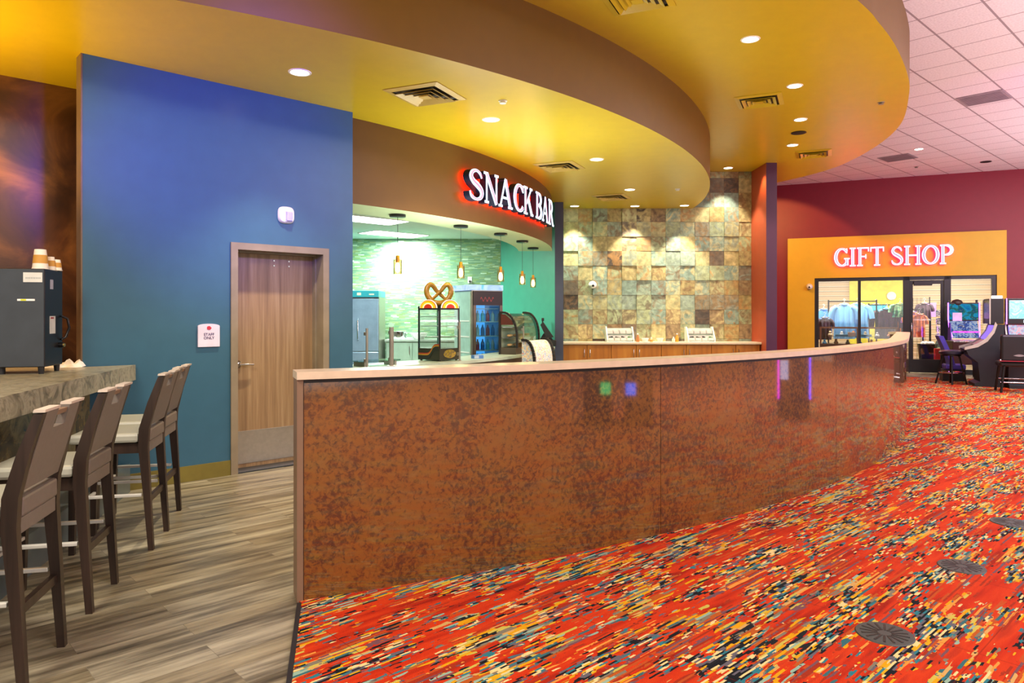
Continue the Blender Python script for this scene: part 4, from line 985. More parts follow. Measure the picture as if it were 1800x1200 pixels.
# small things on the counter
a0, v = FA(839, 8.72); mb = MB(); mb.box(-.07, .07, -.05, .05, 0, .045, .004); mb.mi = 1; mb.box(-.068, .0, -.0515, -.05, .006, .040)
tag(mb.build('napkin_box', [mat('box_blue', '4a78c0', .5), mat('box_pale', 'a8bcd8', .5)], loc=(v.x, v.y, .92), rotz=.5), 'small blue box on snack counter right of the pretzel case', 'box')
a0, v = FA(905, 8.99)
# kitchen back: worktable, fridge, pot, bowl
wt = thing('worktable', 'pale steel worktable along the mosaic wall', 'table', (-2.62, 14.75, 0))
mb = MB(); mb.box(0, 2.2, 0, .72, .96, 1.0); mb.build('worktop', mat('worktop_steel', 'c0cec4', .3, .3), wt)
mb = MB(); mb.box(.02, 2.18, .04, .7, .0, .96); mb.build('cabinet_body', mat('cabinet_mint', '9cb4a4', .4), wt)
for k in range(4):
    mb = MB(); mb.box(.04+k*.54, .56+k*.54, .02, .04, .12, .93, .004); d_ = mb.build('door', mat('cabinet_mint', '9cb4a4', .4), wt)
    mb = MB(); mb.box(.50+k*.54, .515+k*.54, 0, .02, .7, .86); mb.build('door_handle', M_steel, d_)
mb = MB(); mb.lathe([(0, 0), (.15, 0), (.155, .01), (.155, .16), (.162, .165), (.155, .17), (.145, .165), (.145, .02), (0, .015)], seg=28)
pt = thing('steel_pot', 'steel stock pot on the worktable left of the pretzel case', 'pot', (-2.36, 15.0, 1.0)); mb.build('pot_body', M_chrome, pt)
for s_ in (-1, 1):
    mb = MB(); mb.tube([(s_*.155, -.05, .12), (s_*.19, -.04, .125), (s_*.19, .04, .125), (s_*.155, .05, .12)], .008); mb.build('handle', M_chrome, pt)
mb = MB(); mb.lathe([(0, 0), (.10, 0), (.17, .09), (.18, .13), (.17, .13), (.1, .01), (0, .01)], seg=28); tag(mb.build('mixing_bowl', M_white, loc=(-1.95, 15.02, 1.0)), 'white mixing bowl on the worktable beside the steel pot', 'bowl')
fg = thing('steel_fridge', 'stainless kitchen fridge with teal top panel beside blue wall edge', 'fridge', (-3.45, 14.3, 0))
mb = MB(); mb.box(0, .79, .05, .75, .05, 1.86); mb.build('body', M_steel, fg)
mb = MB(); mb.box(.01, .78, .0, .05, .78, 1.83, .008); d_ = mb.build('door', mat('fridge_door_steel', 'a8c0dc', .25, .6), fg)
mb = MB(); mb.tube([(.38, 0, 1.0), (.38, -.045, 1.03), (.38, -.045, 1.4), (.38, 0, 1.43)], .013); mb.build('door_handle', M_chrome, d_)
mb = MB(); mb.box(.01, .78, .0, .05, .08, .765, .008); mb.build('drawer_front', mat('fridge_door_steel', 'a8c0dc', .25, .6), fg)
mb = MB(); mb.box(0, .79, -.01, .75, 1.86, 1.99, .005); hd = mb.build('control_panel', mat('panel_teal', '2c8c9c', .3), fg)
mb = MB(); mb.box(.36, .44, -.013, -.01, 1.90, 1.95); mb.box(.6, .70, -.013, -.01, 1.905, 1.93); mb.build('display', mat('panel_cream', 'd8d8b0', .4), hd)
for x in (.05, .74):
    mb = MB(); mb.cyl((x, .12, 0), (x, .12, .05), .025); mb.build('foot', M_black, fg)
ot = thing('power_outlet', 'white power outlet with plugged black cord on the mosaic wall', 'outlet', D(826, 492, 15.5))
mb = MB(); mb.box(-.045, .045, -.012, 0, -.07, .07, .004); mb.build('cover_plate', M_white, ot)
mb = MB(); mb.box(-.02, .02, -.05, -.012, -.045, -.01); mb.tube([(0, -.04, -.03), (0, -.05, -.12), (.02, -.04, -.3), (.02, -.02, -.5)], .008); mb.build('plug_cord', M_black, ot)

# ================================================================ condiment counter at the slate wall
M_cab = m_wood('amber_maple', ['8a5218', 'a8681e', 'b87c2c'], 'Z', .6, .4, 10)
px_b = [.995, 1.94, 2.92, 3.90, 4.85]
labs = ['maple base cabinet nearest the teal wall', 'maple base cabinet under the left condiment organizer', 'maple base cabinet under the right condiment organizer', 'maple base cabinet nearest the red pillar']
for k in range(4):
    x0, x1 = px_b[k], px_b[k+1]; t = thing('base_cabinet', labs[k], 'cabinet', (x0, 14.02, 0), 0, 'maple cabinets along the slate wall'); w = x1-x0
    mb = MB(); mb.box(0.002, w-.002, .02, .53, .1, .93); mb.box(.01, w-.01, .08, .5, 0, .1); mb.build('body', M_cab, t)
    for s_ in (0, 1):
        mb = MB(); mb.box(.006+s_*w/2, w/2-.004+s_*w/2, 0, .02, .11, .92, .002); d_ = mb.build('door', M_cab, t)
        xh = w/2-.055 if s_ == 0 else w/2+.055
        mb = MB(); mb.tube([(xh, 0, .68), (xh, -.03, .69), (xh, -.03, .83), (xh, 0, .84)], .007); mb.build('door_handle', M_chrome, d_)
mb = MB(); mb.box(.99, 4.868, 13.97, 14.56, .93, .972, .006); tag(mb.build('worktop', M_cleanw), 'pale worktop running over the maple cabinets at slate wall', 'worktop')
og = thing('condiment_organizer', 'x', 'organizer', group='condiment organizers')
mb = MB()
for x in (-.27, .25): mb.prism([(x, -.17, 0), (x, .14, 0), (x, .14, .30), (x, .02, .30), (x, -.17, .05)], (.02, 0, 0))
mb.box(-.25, .25, .12, .14, 0, .27); mb.box(-.25, .25, -.17, .13, 0, .012); mb.build('frame', mat('pale_plastic', 'dce4dc', .35), og)
bin_c = ['30383c', '4a4a3c', '2c2a28', '2c7a34']
for k in range(4):
    x = -.25+k*.125
    for row in (0, 1):
        mb = MB(); y0, z0 = (-.15, .03) if row == 0 else (-.03, .16); mb.mi = 0
        mb.box(x+.004, x+.121, y0, y0+.006, z0, z0+.055); mb.box(x+.004, x+.121, y0+.1, y0+.106, z0, z0+.10); mb.box(x+.004, x+.010, y0, y0+.1, z0, z0+.075); mb.box(x+.115, x+.121, y0, y0+.1, z0, z0+.075); mb.box(x+.01, x+.115, y0, y0+.1, z0, z0+.006)
        bn = mb.build('bin', M_white, og)
        mb = MB(); rr = random.Random(k*7+row)
        for q in range(7): cx, cy = x+.03+rr.random()*.065, y0+.03+rr.random()*.05; mb.box(cx-.018, cx+.018, cy-.012, cy+.012, z0+.02+rr.random()*.02, z0+.055+rr.random()*.03)
        mb.build('packets', mat('packets_'+(bin_c[k] if row == 0 else 'f0f0ea'), bin_c[k] if row == 0 else 'f0f0ea', .5), bn)
og.location = (2.14, 14.28, .972); og['label'] = 'white tiered condiment organizer on the left of the worktop'
dup(og, (3.74, 14.28, .972), 0, 'white tiered condiment organizer on the right, nearer the red pillar')
for px, lab in ((1134, 'small white bowl right beside the left condiment organizer'), (1160, 'small white bowl in the middle between condiment organizers')):
    mb = MB(); mb.lathe([(0, 0), (.045, 0), (.075, .075), (.068, .075), (.04, .008), (0, .008)], seg=22); p = D(px, 598, 14.2)
    tag(mb.build('condiment_bowl', M_white, loc=(p.x, 14.2, .972)), lab, 'bowl', 'small bowls on the worktop')
for px, h, c_, lab in ((1121, .17, 'a06838', 'brown bottle touching the left condiment organizer'), (1145, .09, 'b89048', 'short amber jar between the small white bowls'), (1184, .10, 'e0d4b8', 'cream jar left of the orange bottle'), (1190, .17, 'd08c20', 'orange bottle beside the right condiment organizer')):
    t = thing('condiment_bottle', lab, 'bottle', ((px-900)/FOC*14.22, 14.22, .972), 0, 'condiment bottles on the worktop')
    mb = MB(); mb.lathe([(0, 0), (.032, 0), (.034, .01), (.032, h*.55), (.014, h*.75), (.014, h*.86), (0, h*.86)], seg=18); mb.build('bottle_body', mat('sauce_'+c_, c_, .3), t)
    mb = MB(); mb.lathe([(.016, h*.86), (.016, h*.92), (.006, h), (0, h)], seg=14); mb.build('cap', M_white, t)
def dome_cam(name, lab, loc, rz):
    t = thing('security_camera', lab, 'camera', loc, rz)
    mb = MB(); mb.M = Matrix.Rotation(PI/2, 4, 'X'); mb.lathe([(0, 0), (.075, 0), (.08, .02), (.08, .07), (.065, .09)], seg=26); mb.build('housing', M_white, t)
    mb = MB(); mb.sphere((0, -.09, -.01), .066, 22); mb.build('dome', M_white, t)
    mb = MB(); mb.cyl((0, -.145, -.015), (0, -.16, -.018), .024, 18); mb.build('lens', M_black, t)
    mb = MB(); mb.sphere((0, -.085, -.058), .035, 14, (1, .8, .8)); mb.build('lower_cap', M_grey, t)
dome_cam('c', 'white ball security camera on the slate tile wall', D(1041, 501, 14.56), 0)
dome_cam('c', 'white ball security camera on the yellow surround left of the shop window', GO+G1*gx(1423)-G2*.10+Vector((0, 0, gz(1423, 504))), TH2)

# ================================================================ floor boxes in the carpet
for px, py, lab in ((1555, 1117, 'round grey floor box in the carpet nearest the viewer'), (1690, 998, 'middle one of three round grey floor boxes in the carpet'), (1776, 920, 'round grey floor box farthest off, cut by the right picture edge')):
    t = thing('floor_box', lab, 'floor box', P(px, py, 0)+Vector((0, 0, .008)), .2, 'round floor boxes in the carpet')
    mb = MB(); mb.lathe([(.128, 0), (.124, .005), (0, .006)], seg=40); mb.build('cover', mat('floor_box_grey', '34393b', .5), t)
    mb = MB()
    for k in range(16):
        a = 2*PI*k/16+.1; c, s_ = math.cos(a), math.sin(a); w_ = .005
        mb.prism([(c*.03+s_*w_, s_*.03-c*w_, .0056), (c*.105+s_*w_, s_*.105-c*w_, .0056), (c*.105-s_*w_, s_*.105+c*w_, .0056), (c*.03-s_*w_, s_*.03+c*w_, .0056)], (0, 0, .0012))
    mb.build('slots', M_black, t)
# ================================================================ gift shop goods
def GW(px, y, z): """point in the shop: pixel column, metres behind the glass, height"""; return GO+G1*0+Vector((0, 0, z)) if px is None else _gw(px, y, z)
def _gw(px, y, z):
    k = (px-900)/FOC; o = GO+G2*y; t = (k*o.y-o.x)/(G1.x-k*G1.y); return o+G1*t+Vector((0, 0, z))
def shirt(lab, px, y, ztop, w, h, m, rz=0.0, name='tshirt', cat='shirt', grp='garments in the gift shop', seed=1, sleeve=.30, extra=None):
    rr = random.Random(seed); t = thing(name, lab, cat, _gw(px, y, ztop), TH2+rz, grp)
    nu, nv = 28, 14; mb = MB(); mb.sm = True; fr, bk = [], []
    ph = rr.random()*6
    for j in range(nv+1):
        v = j/nv; ra, rb = [], []
        half = w*(.30+.20*min(1, v*6)) if v < .17 else w*(.5-.03*math.sin(v*3))
        dz = -v*h
        for i in range(nu+1):
            u = i/nu*2-1; sh = .06*h*abs(u)**1.5*(1-min(1, v*2.5))
            f = (.018*math.sin(u*11+ph)+.010*math.sin(u*23+ph*2))*min(1, v*1.6)
            th = .075*(1-u*u)**.5*(.4+.6*min(1, v*2)) if abs(u) < 1 else 0
            ra.append(mb.v((u*half, -th-f, dz-sh))); rb.append(mb.v((u*half, th-f*.3, dz-sh)))
        fr.append(ra); bk.append(rb)
    for j in range(nv):
        for i in range(nu):
            mb._f([fr[j][i], fr[j][i+1], fr[j+1][i+1], fr[j+1][i]]); mb._f([bk[j][i+1], bk[j][i], bk[j+1][i], bk[j+1][i+1]])
    bd = mb.build('body', m, t)
    for s_ in (-1, 1):
        mb = MB(); mb.tube([(s_*w*.34, 0, -.06*h), (s_*w*.50, 0, -.13*h), (s_*w*.60, 0, -.13*h-sleeve*h*.5), (s_*w*.63, 0, -.13*h-sleeve*h)], [w*.10, w*.135, w*.13, w*.125], 12); mb.build('sleeve', m, t)
    mb = MB(); mb.tube([(.10*math.cos(k*2*PI/16), .05*math.sin(k*2*PI/16), .005+.01*math.cos(k*2*PI/16*2)) for k in range(16)], .012, 8, closed=True); mb.build('collar', m, t)
    mb = MB(); mb.tube([(-w*.32, 0, -.03*h), (0, 0, .05), (w*.32, 0, -.03*h)], .008, 8); mb.tube([(0, 0, .05), (0, 0, .10), (.03, 0, .135), (.0, 0, .17), (-.03, 0, .14)], .005, 8); mb.build('hanger', mat('hanger_white', 'd8dce0', .4), t)
    return t
M_sb, M_sb2, M_dk, M_or, M_pu = mat('cloth_sky_blue', '6cb0ea', .8, var=.06), mat('cloth_blue', '3a80d0', .8, var=.08), m_art('cloth_dark_print', ['16121e', '241c30', '3a2030', '281c48', '5a4030'], 12), m_art('cloth_orange_print', ['e06a28', 'f08838', 'c04c38', 'e87c5a'], 7), m_art('cloth_purple_print', ['5c2890', '8a3cb0', '2c2850', 'e0703c', '38702c'], 9)
shirt('light blue shirt hanging behind the left pane, first of two', 1484, 1.40, 1.80, .58, .98, M_sb, .1, seed=2)
shirt('light blue shirt hanging behind the thin window mullion', 1508, 1.62, 1.82, .58, .98, M_sb, 0, seed=5)
shirt('mid blue long-sleeved shirt at the left edge of the shop window', 1448, 1.85, 1.66, .50, .80, M_sb2, .4, seed=9, sleeve=.5)
shirt('black printed shirt low at the left edge of the shop window', 1450, 1.10, 1.42, .36, .62, M_dk, .2, seed=3)
shirt('dark patterned jacket hanging behind the second pane', 1558, 1.95, 1.66, .62, .84, M_dk, .0, 'jacket', 'jacket', seed=11, sleeve=.5)
shirt('orange shirt hanging left of the shop door frame', 1583, 2.25, 1.52, .42, .66, M_or, .2, seed=12)
shirt('bright orange shirt hanging behind the glass door', 1616, 1.22, 1.52, .32, .62, M_or, .3, seed=14)
shirt('purple multicoloured shirt behind the glass door, next to orange', 1603, 1.72, 1.58, .38, .70, M_pu, .1, seed=15)
shirt('turquoise folded top on the rack behind the second pane', 1540, 2.5, 1.80, .46, .30, mat('cloth_turquoise', '3aa8c8', .8), .0, 'hanging_top', 'shirt', seed=16, sleeve=.6)
shirt('green and navy striped top left of the shop door frame', 1582, 1.4, 1.80, .40, .36, m_art('cloth_green_print', ['1c3848', '3c8c6c', 'a8d0a0', '1c2c48'], 6), .1, 'hanging_top', 'shirt', seed=17, sleeve=.5)
shirt('small dark top hanging on the wire grid behind the door', 1625, 2.2, 1.82, .34, .42, mat('cloth_plum', '3a2438', .8), .0, 'hanging_top', 'shirt', seed=19, sleeve=.4)
def rack(lab, px, y, w, h, n=1):
    t = thing('garment_rack', lab, 'rack', _gw(px, y, 0), TH2, 'garment racks in the gift shop')
    for s_ in (-1, 1):
        mb = MB(); mb.box(s_*w/2-.02, s_*w/2+.02, -.02, .02, .03, h); mb.box(s_*w/2-.02, s_*w/2+.02, -.25, .25, 0, .03); mb.build('post', M_blackm, t)
    mb = MB(); mb.box(-w/2, w/2, -.015, .015, h-.06, h-.03); mb.build('rail', M_blackm, t)
rack('black garment rack carrying the light blue shirts', 1498, 1.65, 1.25, 1.94)
rack('black garment rack carrying the dark jacket', 1556, 2.1, .85, 1.84)
rack('black garment rack beside the shop door frame', 1594, 2.05, .8, 1.70)
t = thing('wire_grid', 'black wire grid panel standing behind the glass door', 'rack', _gw(1612, 2.45, 0), TH2)
mb = MB(); mb.box(-.33, -.30, -.015, .015, 0, 2.02); mb.box(.30, .33, -.015, .015, 0, 2.02); mb.build('frame', M_blackm, t)
mb = MB()
for k in range(14): mb.box(-.3, .3, -.004, .004, .2+k*.135, .208+k*.135)
for k in range(5): mb.box(-.2+k*.1-.004, -.2+k*.1+.004, -.004, .004, .1, 2.0)
mb.build('wires', M_blackm, t)
# display case under the window
L0, L1 = _gw(1441, .55, 0), _gw(1578, .55, 0); cw = (L1-L0).length
t = thing('glass_showcase', 'long wood-framed glass showcase of trinkets behind the shop window', 'showcase', L0, TH2)
mb = MB(); mb.box(0, cw, 0, .42, 0, .70); mb.build('base', m_wood('showcase_wood', ['3c2416', '5a3820', '6e4a2c'], 'X', 1, .4, 10), t)
mb = MB()
for x in (0, cw/2-.02, cw-.04): mb.box(x, x+.04, 0, .04, .70, 1.13); mb.box(x, x+.04, .38, .42, .70, 1.13)
mb.box(0, cw, 0, .04, 1.13, 1.17); mb.box(0, cw, .38, .42, 1.13, 1.17); mb.build('frame', mat('showcase_frame', '8a6848', .4), t)
mb = MB(); mb.box(.04, cw-.04, .008, .012, .70, 1.13); mb.box(0, cw, .04, .38, 1.155, 1.162); mb.build('glass_panes', M_glass, t)
mb = MB(); mb.box(.04, cw-.04, .04, .38, .90, .91); mb.build('shelf', M_glasst, t)
rr = random.Random(21); kinds = [('toy_figure', 'cream', 'e0d0a8'), ('toy_figure', 'blue', '3c8cc0'), ('toy_figure', 'orange', 'c87840'), ('toy_figure', 'dark', '241c28'), ('toy_figure', 'white', 'e4e4e4'), ('toy_figure', 'brown', '6a4028')]
pos_w = ['far left', 'left of centre', 'near the mullion', 'right of the mullion', 'right of centre', 'far right']
for k in range(12):
    nm, cn, hx = kinds[(k*5+1) % 6]; p = L0+G1*(.12+(cw-.3)*k/11)+G2*(.17+.1*(k % 2))+Vector((0, 0, .91 if k % 2 else .70)); h = .10+.05*rr.random()
    mb = MB(); mb.lathe([(0, 0), (.05, 0), (.06, h*.3), (.035, h*.6), (0, h*.62)], seg=14); mb.sphere((0, 0, h*.82), h*.28, 12)
    tag(mb.build('toy_figure', mat('toy_'+hx, hx, .5), loc=p), '%s toy on the %s shelf of the glass showcase, number %d from its left end' % (cn, 'glass' if k % 2 else 'lower', k+1), 'toy', 'toys in the glass showcase')
for k, (px, w, c_, lab) in enumerate(((1480, .34, '4aa0c8', 'flat blue box in the left half of the glass showcase'), (1520, .34, '4898b8', 'flat blue tray in the right half of the glass showcase'), (1497, .2, 'd8d4c8', 'white card in the middle of the glass showcase'))):
    mb = MB(); mb.box(-w/2, w/2, -.05, .05, 0, .06 if k < 2 else .12, .004); p = _gw(px, .68, .91); tag(mb.build('goods_box', mat('goods_'+c_, c_, .5), loc=p, rotz=TH2), lab, 'box', 'boxes in the glass showcase')
t = thing('phone_case_stand', 'lilac sign card on a thin black stand inside the shop', 'sign', _gw(1636, 2.95, 0), TH2)
mb = MB(); mb.cyl((0, 0, .02), (0, 0, 1.55), .012); mb.lathe([(0, 0), (.18, 0), (.18, .02), (0, .03)]); mb.build('stand', M_blackm, t)
mb = MB(); mb.box(-.14, .14, -.012, 0, 1.45, 1.86); mb.build('card', mat('card_lilac', 'a47cc8', .5), t)
t = thing('cap_display', 'stand of black and white novelties behind the shop door edge', 'display stand', _gw(1657, 1.6, 0), TH2)
mb = MB(); mb.cyl((0, 0, .02), (0, 0, 1.62), .02); mb.lathe([(0, 0), (.22, 0), (.22, .02), (0, .03)]); mb.build('pole', M_blackm, t)
for k in range(5):
    mb = MB(); mb.M = Matrix.Translation((.0, -.02, .62+k*.21)); mb.box(-.16, .16, -.05, .05, 0, .17, .01); mb.build('novelty_card', m_art('novelty_%d' % k, ['181818', 'e8e8f0', '303040', '8088c8'], 14, seed=k), t)
t = thing('ball_bin', 'black wire bin of white balls just inside the shop door', 'bin', _gw(1630, 1.1, 0), TH2)
mb = MB(); mb.lathe([(.20, .30), (.24, .72), (.23, .72), (.19, .31)], seg=20); mb.cyl((0, 0, 0), (0, 0, .3), .03); mb.lathe([(0, 0), (.2, 0), (.2, .03), (0, .04)]); mb.build('basket', M_blackm, t)
mb = MB()
for k in range(7): mb.sphere((.11*math.cos(k*.9), .11*math.sin(k*.9), .73), .06, 12)
mb.build('balls', M_white, t)
t = thing('snack_stand', 'small red dispenser on the floor inside the shop door', 'dispenser', _gw(1652, .7, 0), TH2)
mb = MB(); mb.box(-.13, .13, -.1, .1, 0, .62, .02); mb.build('body', mat('red_plastic', 'b81c1c', .35), t)
mb = MB(); mb.lathe([(.10, .62), (.12, .72), (.08, .82), (0, .84)], seg=18); mb.build('globe', M_glasst, t)
mb = MB(); mb.M = Matrix.Rotation(PI/2, 4, 'X'); mb.lathe([(0, 0), (.13, 0), (.13, .03), (0, .04)], seg=26); tag(mb.build('wall_clock', mat('clock_face', 'c4ccd8', .5), loc=_gw(1567, 4.1, 2.10), rotz=TH2), 'round pale clock on the lemon yellow wall inside the shop', 'clock')

# ================================================================ arcade
M_neonp, M_neonm, M_neonv = glow('neon_lilac', 'c060ff', 4.5), glow('neon_magenta', 'f020e0', 6.0), glow('neon_violet', '7048ff', 7.0)
M_cabd = mat('arcade_charcoal', '1a1e26', .42)
M_edge = mat('arcade_edge_grey', 'b4b0a4', .4)
# slant machine seen from its side, player on the left: x depth (player at -x), y width
def slant(name, lab, loc, rz, scr, neon, mk_logo=None):
    t = thing(name, lab, 'arcade machine', loc, rz); Wd = .72
    side = [(-.20, 0), (.32, 0), (.32, 1.30), (.20, 1.30), (.15, 1.14), (.03, .96), (-.14, .84), (-.36, .78), (-.30, .64), (-.14, .50), (-.10, .10), (-.20, .06)]
    mb = MB(); mb.prism([(x, -Wd/2, z) for x, z in side], (0, Wd, 0)); mb.build('cabinet_body', M_cabd, t)
    edge = [(-.38, .775), (-.14, .84), (.03, .96), (.15, 1.14), (.20, 1.31)]
    for y in (-Wd/2-.012, Wd/2-.014):
        mb = MB()
        for a, b in zip(edge, edge[1:]): mb.prism([(a[0], y, a[1]-.015), (b[0], y, b[1]-.015), (b[0]-.035, y, b[1]+.045), (a[0]-.035 if a is not edge[0] else a[0], y, a[1]+.045)], (0, .026, 0))
        mb.build('edge_rail', M_edge, t)
    mb = MB(); mb.prism([(-.14, -Wd/2+.05, .85), (.02, -Wd/2+.05, .965), (.01, -Wd/2+.05, .978), (-.15, -Wd/2+.05, .863)], (0, Wd-.1, 0)); mb.build('control_deck', m_art(name+'_deck', ['b8a8a0', 'd0503c', 'e8e4dc', '6c7c98', 'c89078'], 8), t)
    mb = MB(); mb.prism([(.035, -Wd/2+.05, .98), (.15, -Wd/2+.05, 1.15), (.19, -Wd/2+.05, 1.28), (.16, -Wd/2+.05, 1.28), (.12, -Wd/2+.05, 1.16), (.01, -Wd/2+.05, 1.0)], (0, Wd-.1, 0)); mb.build('lower_screen', glow('deck_screen_lilac', '9c78f0', .9), t)
    mb = MB(); mb.box(.08, .32, -Wd/2+.01, Wd/2-.01, 1.31, 1.84, .01); tp = mb.build('monitor_housing', M_black, t)
    mb = MB(); mb.box(.073, .08, -Wd/2+.07, Wd/2-.05, 1.42, 1.80); mb.build('monitor_screen', scr, tp)
    for y in (-Wd/2-.004, Wd/2-.012):
        mb = MB(); mb.box(.062, .084, y, y+.016, 1.31, 1.84); mb.build('neon_edge', neon, tp)
    mb = MB(); mb.box(.12, .30, -Wd/2+.05, -Wd/2+.16, 1.84, 1.90, .006); mb.build('top_lamp', mat('lamp_block', 'f0f0f4', .3, emit='ffffff', estr=.8), tp)
    return t
scrA = m_art('screen_cyan', ['58b8e0', 'c8f0f8', '90dcf0', 'e8f8f8', 'f0a0c0'], 5, 1.1)
scrA2 = m_art('screen_teal', ['1c5c90', '3c94b0', '48b0c0', '205078', '7c9850'], 4, .6)
sa = slant('slant_game', 'dark arcade machine with curved grey side edge, seen from its side', (10.03, 15.28, .008), TH2, mat('dark_screen', '20242c', .2), M_edge)
sb2 = slant('screen_game', 'arcade machine with glowing cyan screen at the right picture edge', (10.53, 14.62, .008), PI/2+TH2, scrA, M_neonp)
mb = MB(); mb.prism([(.025, -.31, 1.06), (.155, -.31, 1.29), (.10, -.31, 1.29), (.0, -.31, 1.07)], (0, .62, 0)); mb.build('button_panel', m_art('button_art', ['f090a8', 'f8c8d0', '9cc8e8', 'f0708c', 'e8e0e0'], 9, .8), sb2)
text('MAX', .085, glow('screen_letters', 'e8f0ff', 1.2), sb2, (.070, -.02, 1.362), (PI/2, 0, -PI/2), 'screen_lettering')
# playfield game in front of the right shop pane
pg = thing('playfield_game', 'upright game with blue backbox and purple neon frame at shop front', 'arcade machine', Vector(((1702-900)/FOC*17.0, 17.0, 0)), TH2*.6)
mb = MB(); mb.box(-.33, .33, .0, .55, .32, .88, .01); mb.build('cabinet_body', mat('game_maroon', '3c1c1c', .4), pg)
for x in (-.29, .29):
    for y in (.04, .5):
        mb = MB(); mb.box(x-.025, x+.025, y-.025, y+.025, 0, .33); mb.build('leg', M_blackm, pg)
mb = MB(); mb.prism([(-.31, -.02, .88), (-.31, .16, .92), (-.31, .16, .90), (-.31, -.02, .86)], (.62, 0, 0)); mb.build('control_deck', m_art('game_deck', ['b08068', 'c03c38', 'd8d4d0', '506878', 'c8a080'], 10), pg)
mb = MB(); mb.prism([(-.29, .16, .95), (-.29, .30, 1.36), (-.29, .34, 1.36), (-.29, .20, .95)], (.58, 0, 0)); mb.build('playfield', m_art('game_field', ['182848', '3868b0', 'a8b0c0', '20489c', '60586c', 'c8d0e0'], 10, .8), pg)
mb = MB(); mb.box(-.34, .34, .30, .50, 1.36, 1.80, .01); bb = mb.build('backbox', M_black, pg)
mb = MB(); mb.box(-.31, .31, .294, .30, 1.39, 1.77); mb.build('backbox_art', m_art('game_back', ['104070', '1c70a8', '2890b8', '306858', '184878', '90a850'], 5, .7), bb)
mb = MB()
for x in (-.31, .27): mb.box(x, x+.04, .32, .36, 1.80, 1.87)
mb.build('horn', M_black, bb)
mb = MB(); mb.sphere((-.12, .38, 1.79), .13, 16, (1, .8, .75)); mb.build('dome_topper', mat('topper_brown', '2c1c18', .5), bb)
for s_ in (-1, 1):
    mb = MB(); mb.tube([(s_*.335, .29, 1.80), (s_*.335, .29, 1.40), (s_*.325, .26, 1.22), (s_*.29, .14, .97)], .013, 8); mb.build('neon_side', M_neonp, pg)
mb = MB(); mb.tube([(-.28, .13, 1.10), (.28, .13, 1.10)], .012, 8); mb.build('neon_bar', M_neonm, pg)
mb = MB(); mb.box(-.24, -.04, .285, .292, 1.36, 1.56); mb.build('paper_notice', mat('notice_paper', 'd4c4f0', .6), pg)
mb = MB(); mb.prism([(-.335, .10, .90), (-.335, .16, 1.28), (-.335, .30, 1.34), (-.335, .34, .90)], (.02, 0, 0)); mb.build('side_fin', mat('fin_purple', '5a20c0', .4), pg)

# stool before the slant machine
def round_stool(lab, loc, rz):
    t = thing('game_stool', lab, 'stool', loc, rz)
    mb = MB(); mb.lathe([(0, .64), (.20, .64), (.235, .655), (.235, .70), (.20, .73), (0, .735)], seg=30); mb.build('seat', mat('stool_vinyl', '1c1c2c', .3), t)
    mb = MB(); mb.lathe([(.0, .615), (.19, .615), (.19, .64), (0, .64)], seg=30); mb.build('seat_ring', M_blackm, t)
    for k in range(4):
        a = PI/4+k*PI/2; c, s_ = math.cos(a), math.sin(a)
        mb = MB(); mb.cyl((c*.14, s_*.14, .63), (c*.29, s_*.29, 0), .019, 12); mb.build('leg', M_blackm, t)
    mb = MB(); mb.tube([(.232*math.cos(k*2*PI/28), .232*math.sin(k*2*PI/28), .25) for k in range(28)], .011, 8, closed=True); mb.build('foot_ring', M_chrome, t)
    return t
p = P(1686, 676, 0)+Vector((-.10, .12, 0)); rs = round_stool('black round stool with splayed legs before the slanted game', p+Vector((0, .0, .008)), .3)
# low blue-backed seat further behind
p = Vector(((1663-900)/FOC*16.4, 16.4, .008)); t = thing('racing_seat', 'curved blue-purple game seat behind the round stool', 'seat', p, -.35)
mb = MB(); pr = [(-.10, .36), (-.05, .55), (.03, .75), (.11, .95), (.14, 1.02)]
for a, b in zip(pr, pr[1:]): mb.prism([(a[0]*-1-.05, -.2, a[1]), (b[0]*-1-.05, -.2, b[1]), (b[0]*-1+.05, -.2, b[1]), (a[0]*-1+.05, -.2, a[1])], (0, .4, 0))
mb.build('backrest', mat('seat_violet', '4c40b8', .4), t)
mb = MB(); mb.box(-.05, .36, -.2, .2, .26, .38, .03); mb.build('seat', mat('seat_violet', '4c40b8', .4), t)
mb = MB(); mb.box(-.1, .35, -.18, .18, 0, .26); mb.build('base', M_black, t)
# padded chair with its back to the viewer
p = Vector((9.70, 13.72, 0)); ch = thing('game_chair', 'black padded game chair with its back turned, at right picture edge', 'chair', Vector((p.x, p.y, .008)), TH2)
mb = MB(); mb.box(-.30, .30, -.06, .05, .60, 1.12, .04); bk = mb.build('backrest', mat('chair_vinyl', '16161c', .35), ch)
mb = MB(); mb.prism([(-.10+.2*k/12, -.064, .72+.025*math.sin(k*PI/12)) for k in range(13)]+[(.10-.2*k/12, -.064, .72-.018*math.sin(k*PI/12)) for k in range(13)], (0, .004, 0)); mb.build('badge', mat('badge_silver', '9a9aa0', .3, .6), bk)
mb = MB(); mb.box(-.30, .30, .0, .48, .50, .60, .03); mb.build('seat', mat('chair_vinyl', '16161c', .35), ch)
mb = MB(); mb.box(-.31, .31, -.075, -.06, .605, .622); mb.build('red_piping', mat('piping_red', '8a1c30', .35), ch)
for x in (-.26, .26):
    for y in (.0, .46):
        mb = MB(); mb.cyl((x*.9, y, .51), (x*1.12, y+(-.03 if y < .2 else .03), 0), .024, 12); mb.build('leg', M_blackm, ch)
    mb = MB(); mb.sphere((x*1.17, -.04, .625), .022, 10); mb.build('side_bolt', M_chrome, ch)
mb = MB(); mb.tube([(-.30, -.02, .20), (.30, -.02, .20)], .012); mb.tube([(-.29, .48, .24), (.29, .48, .24)], .012); mb.build('foot_rail', M_chrome, ch)
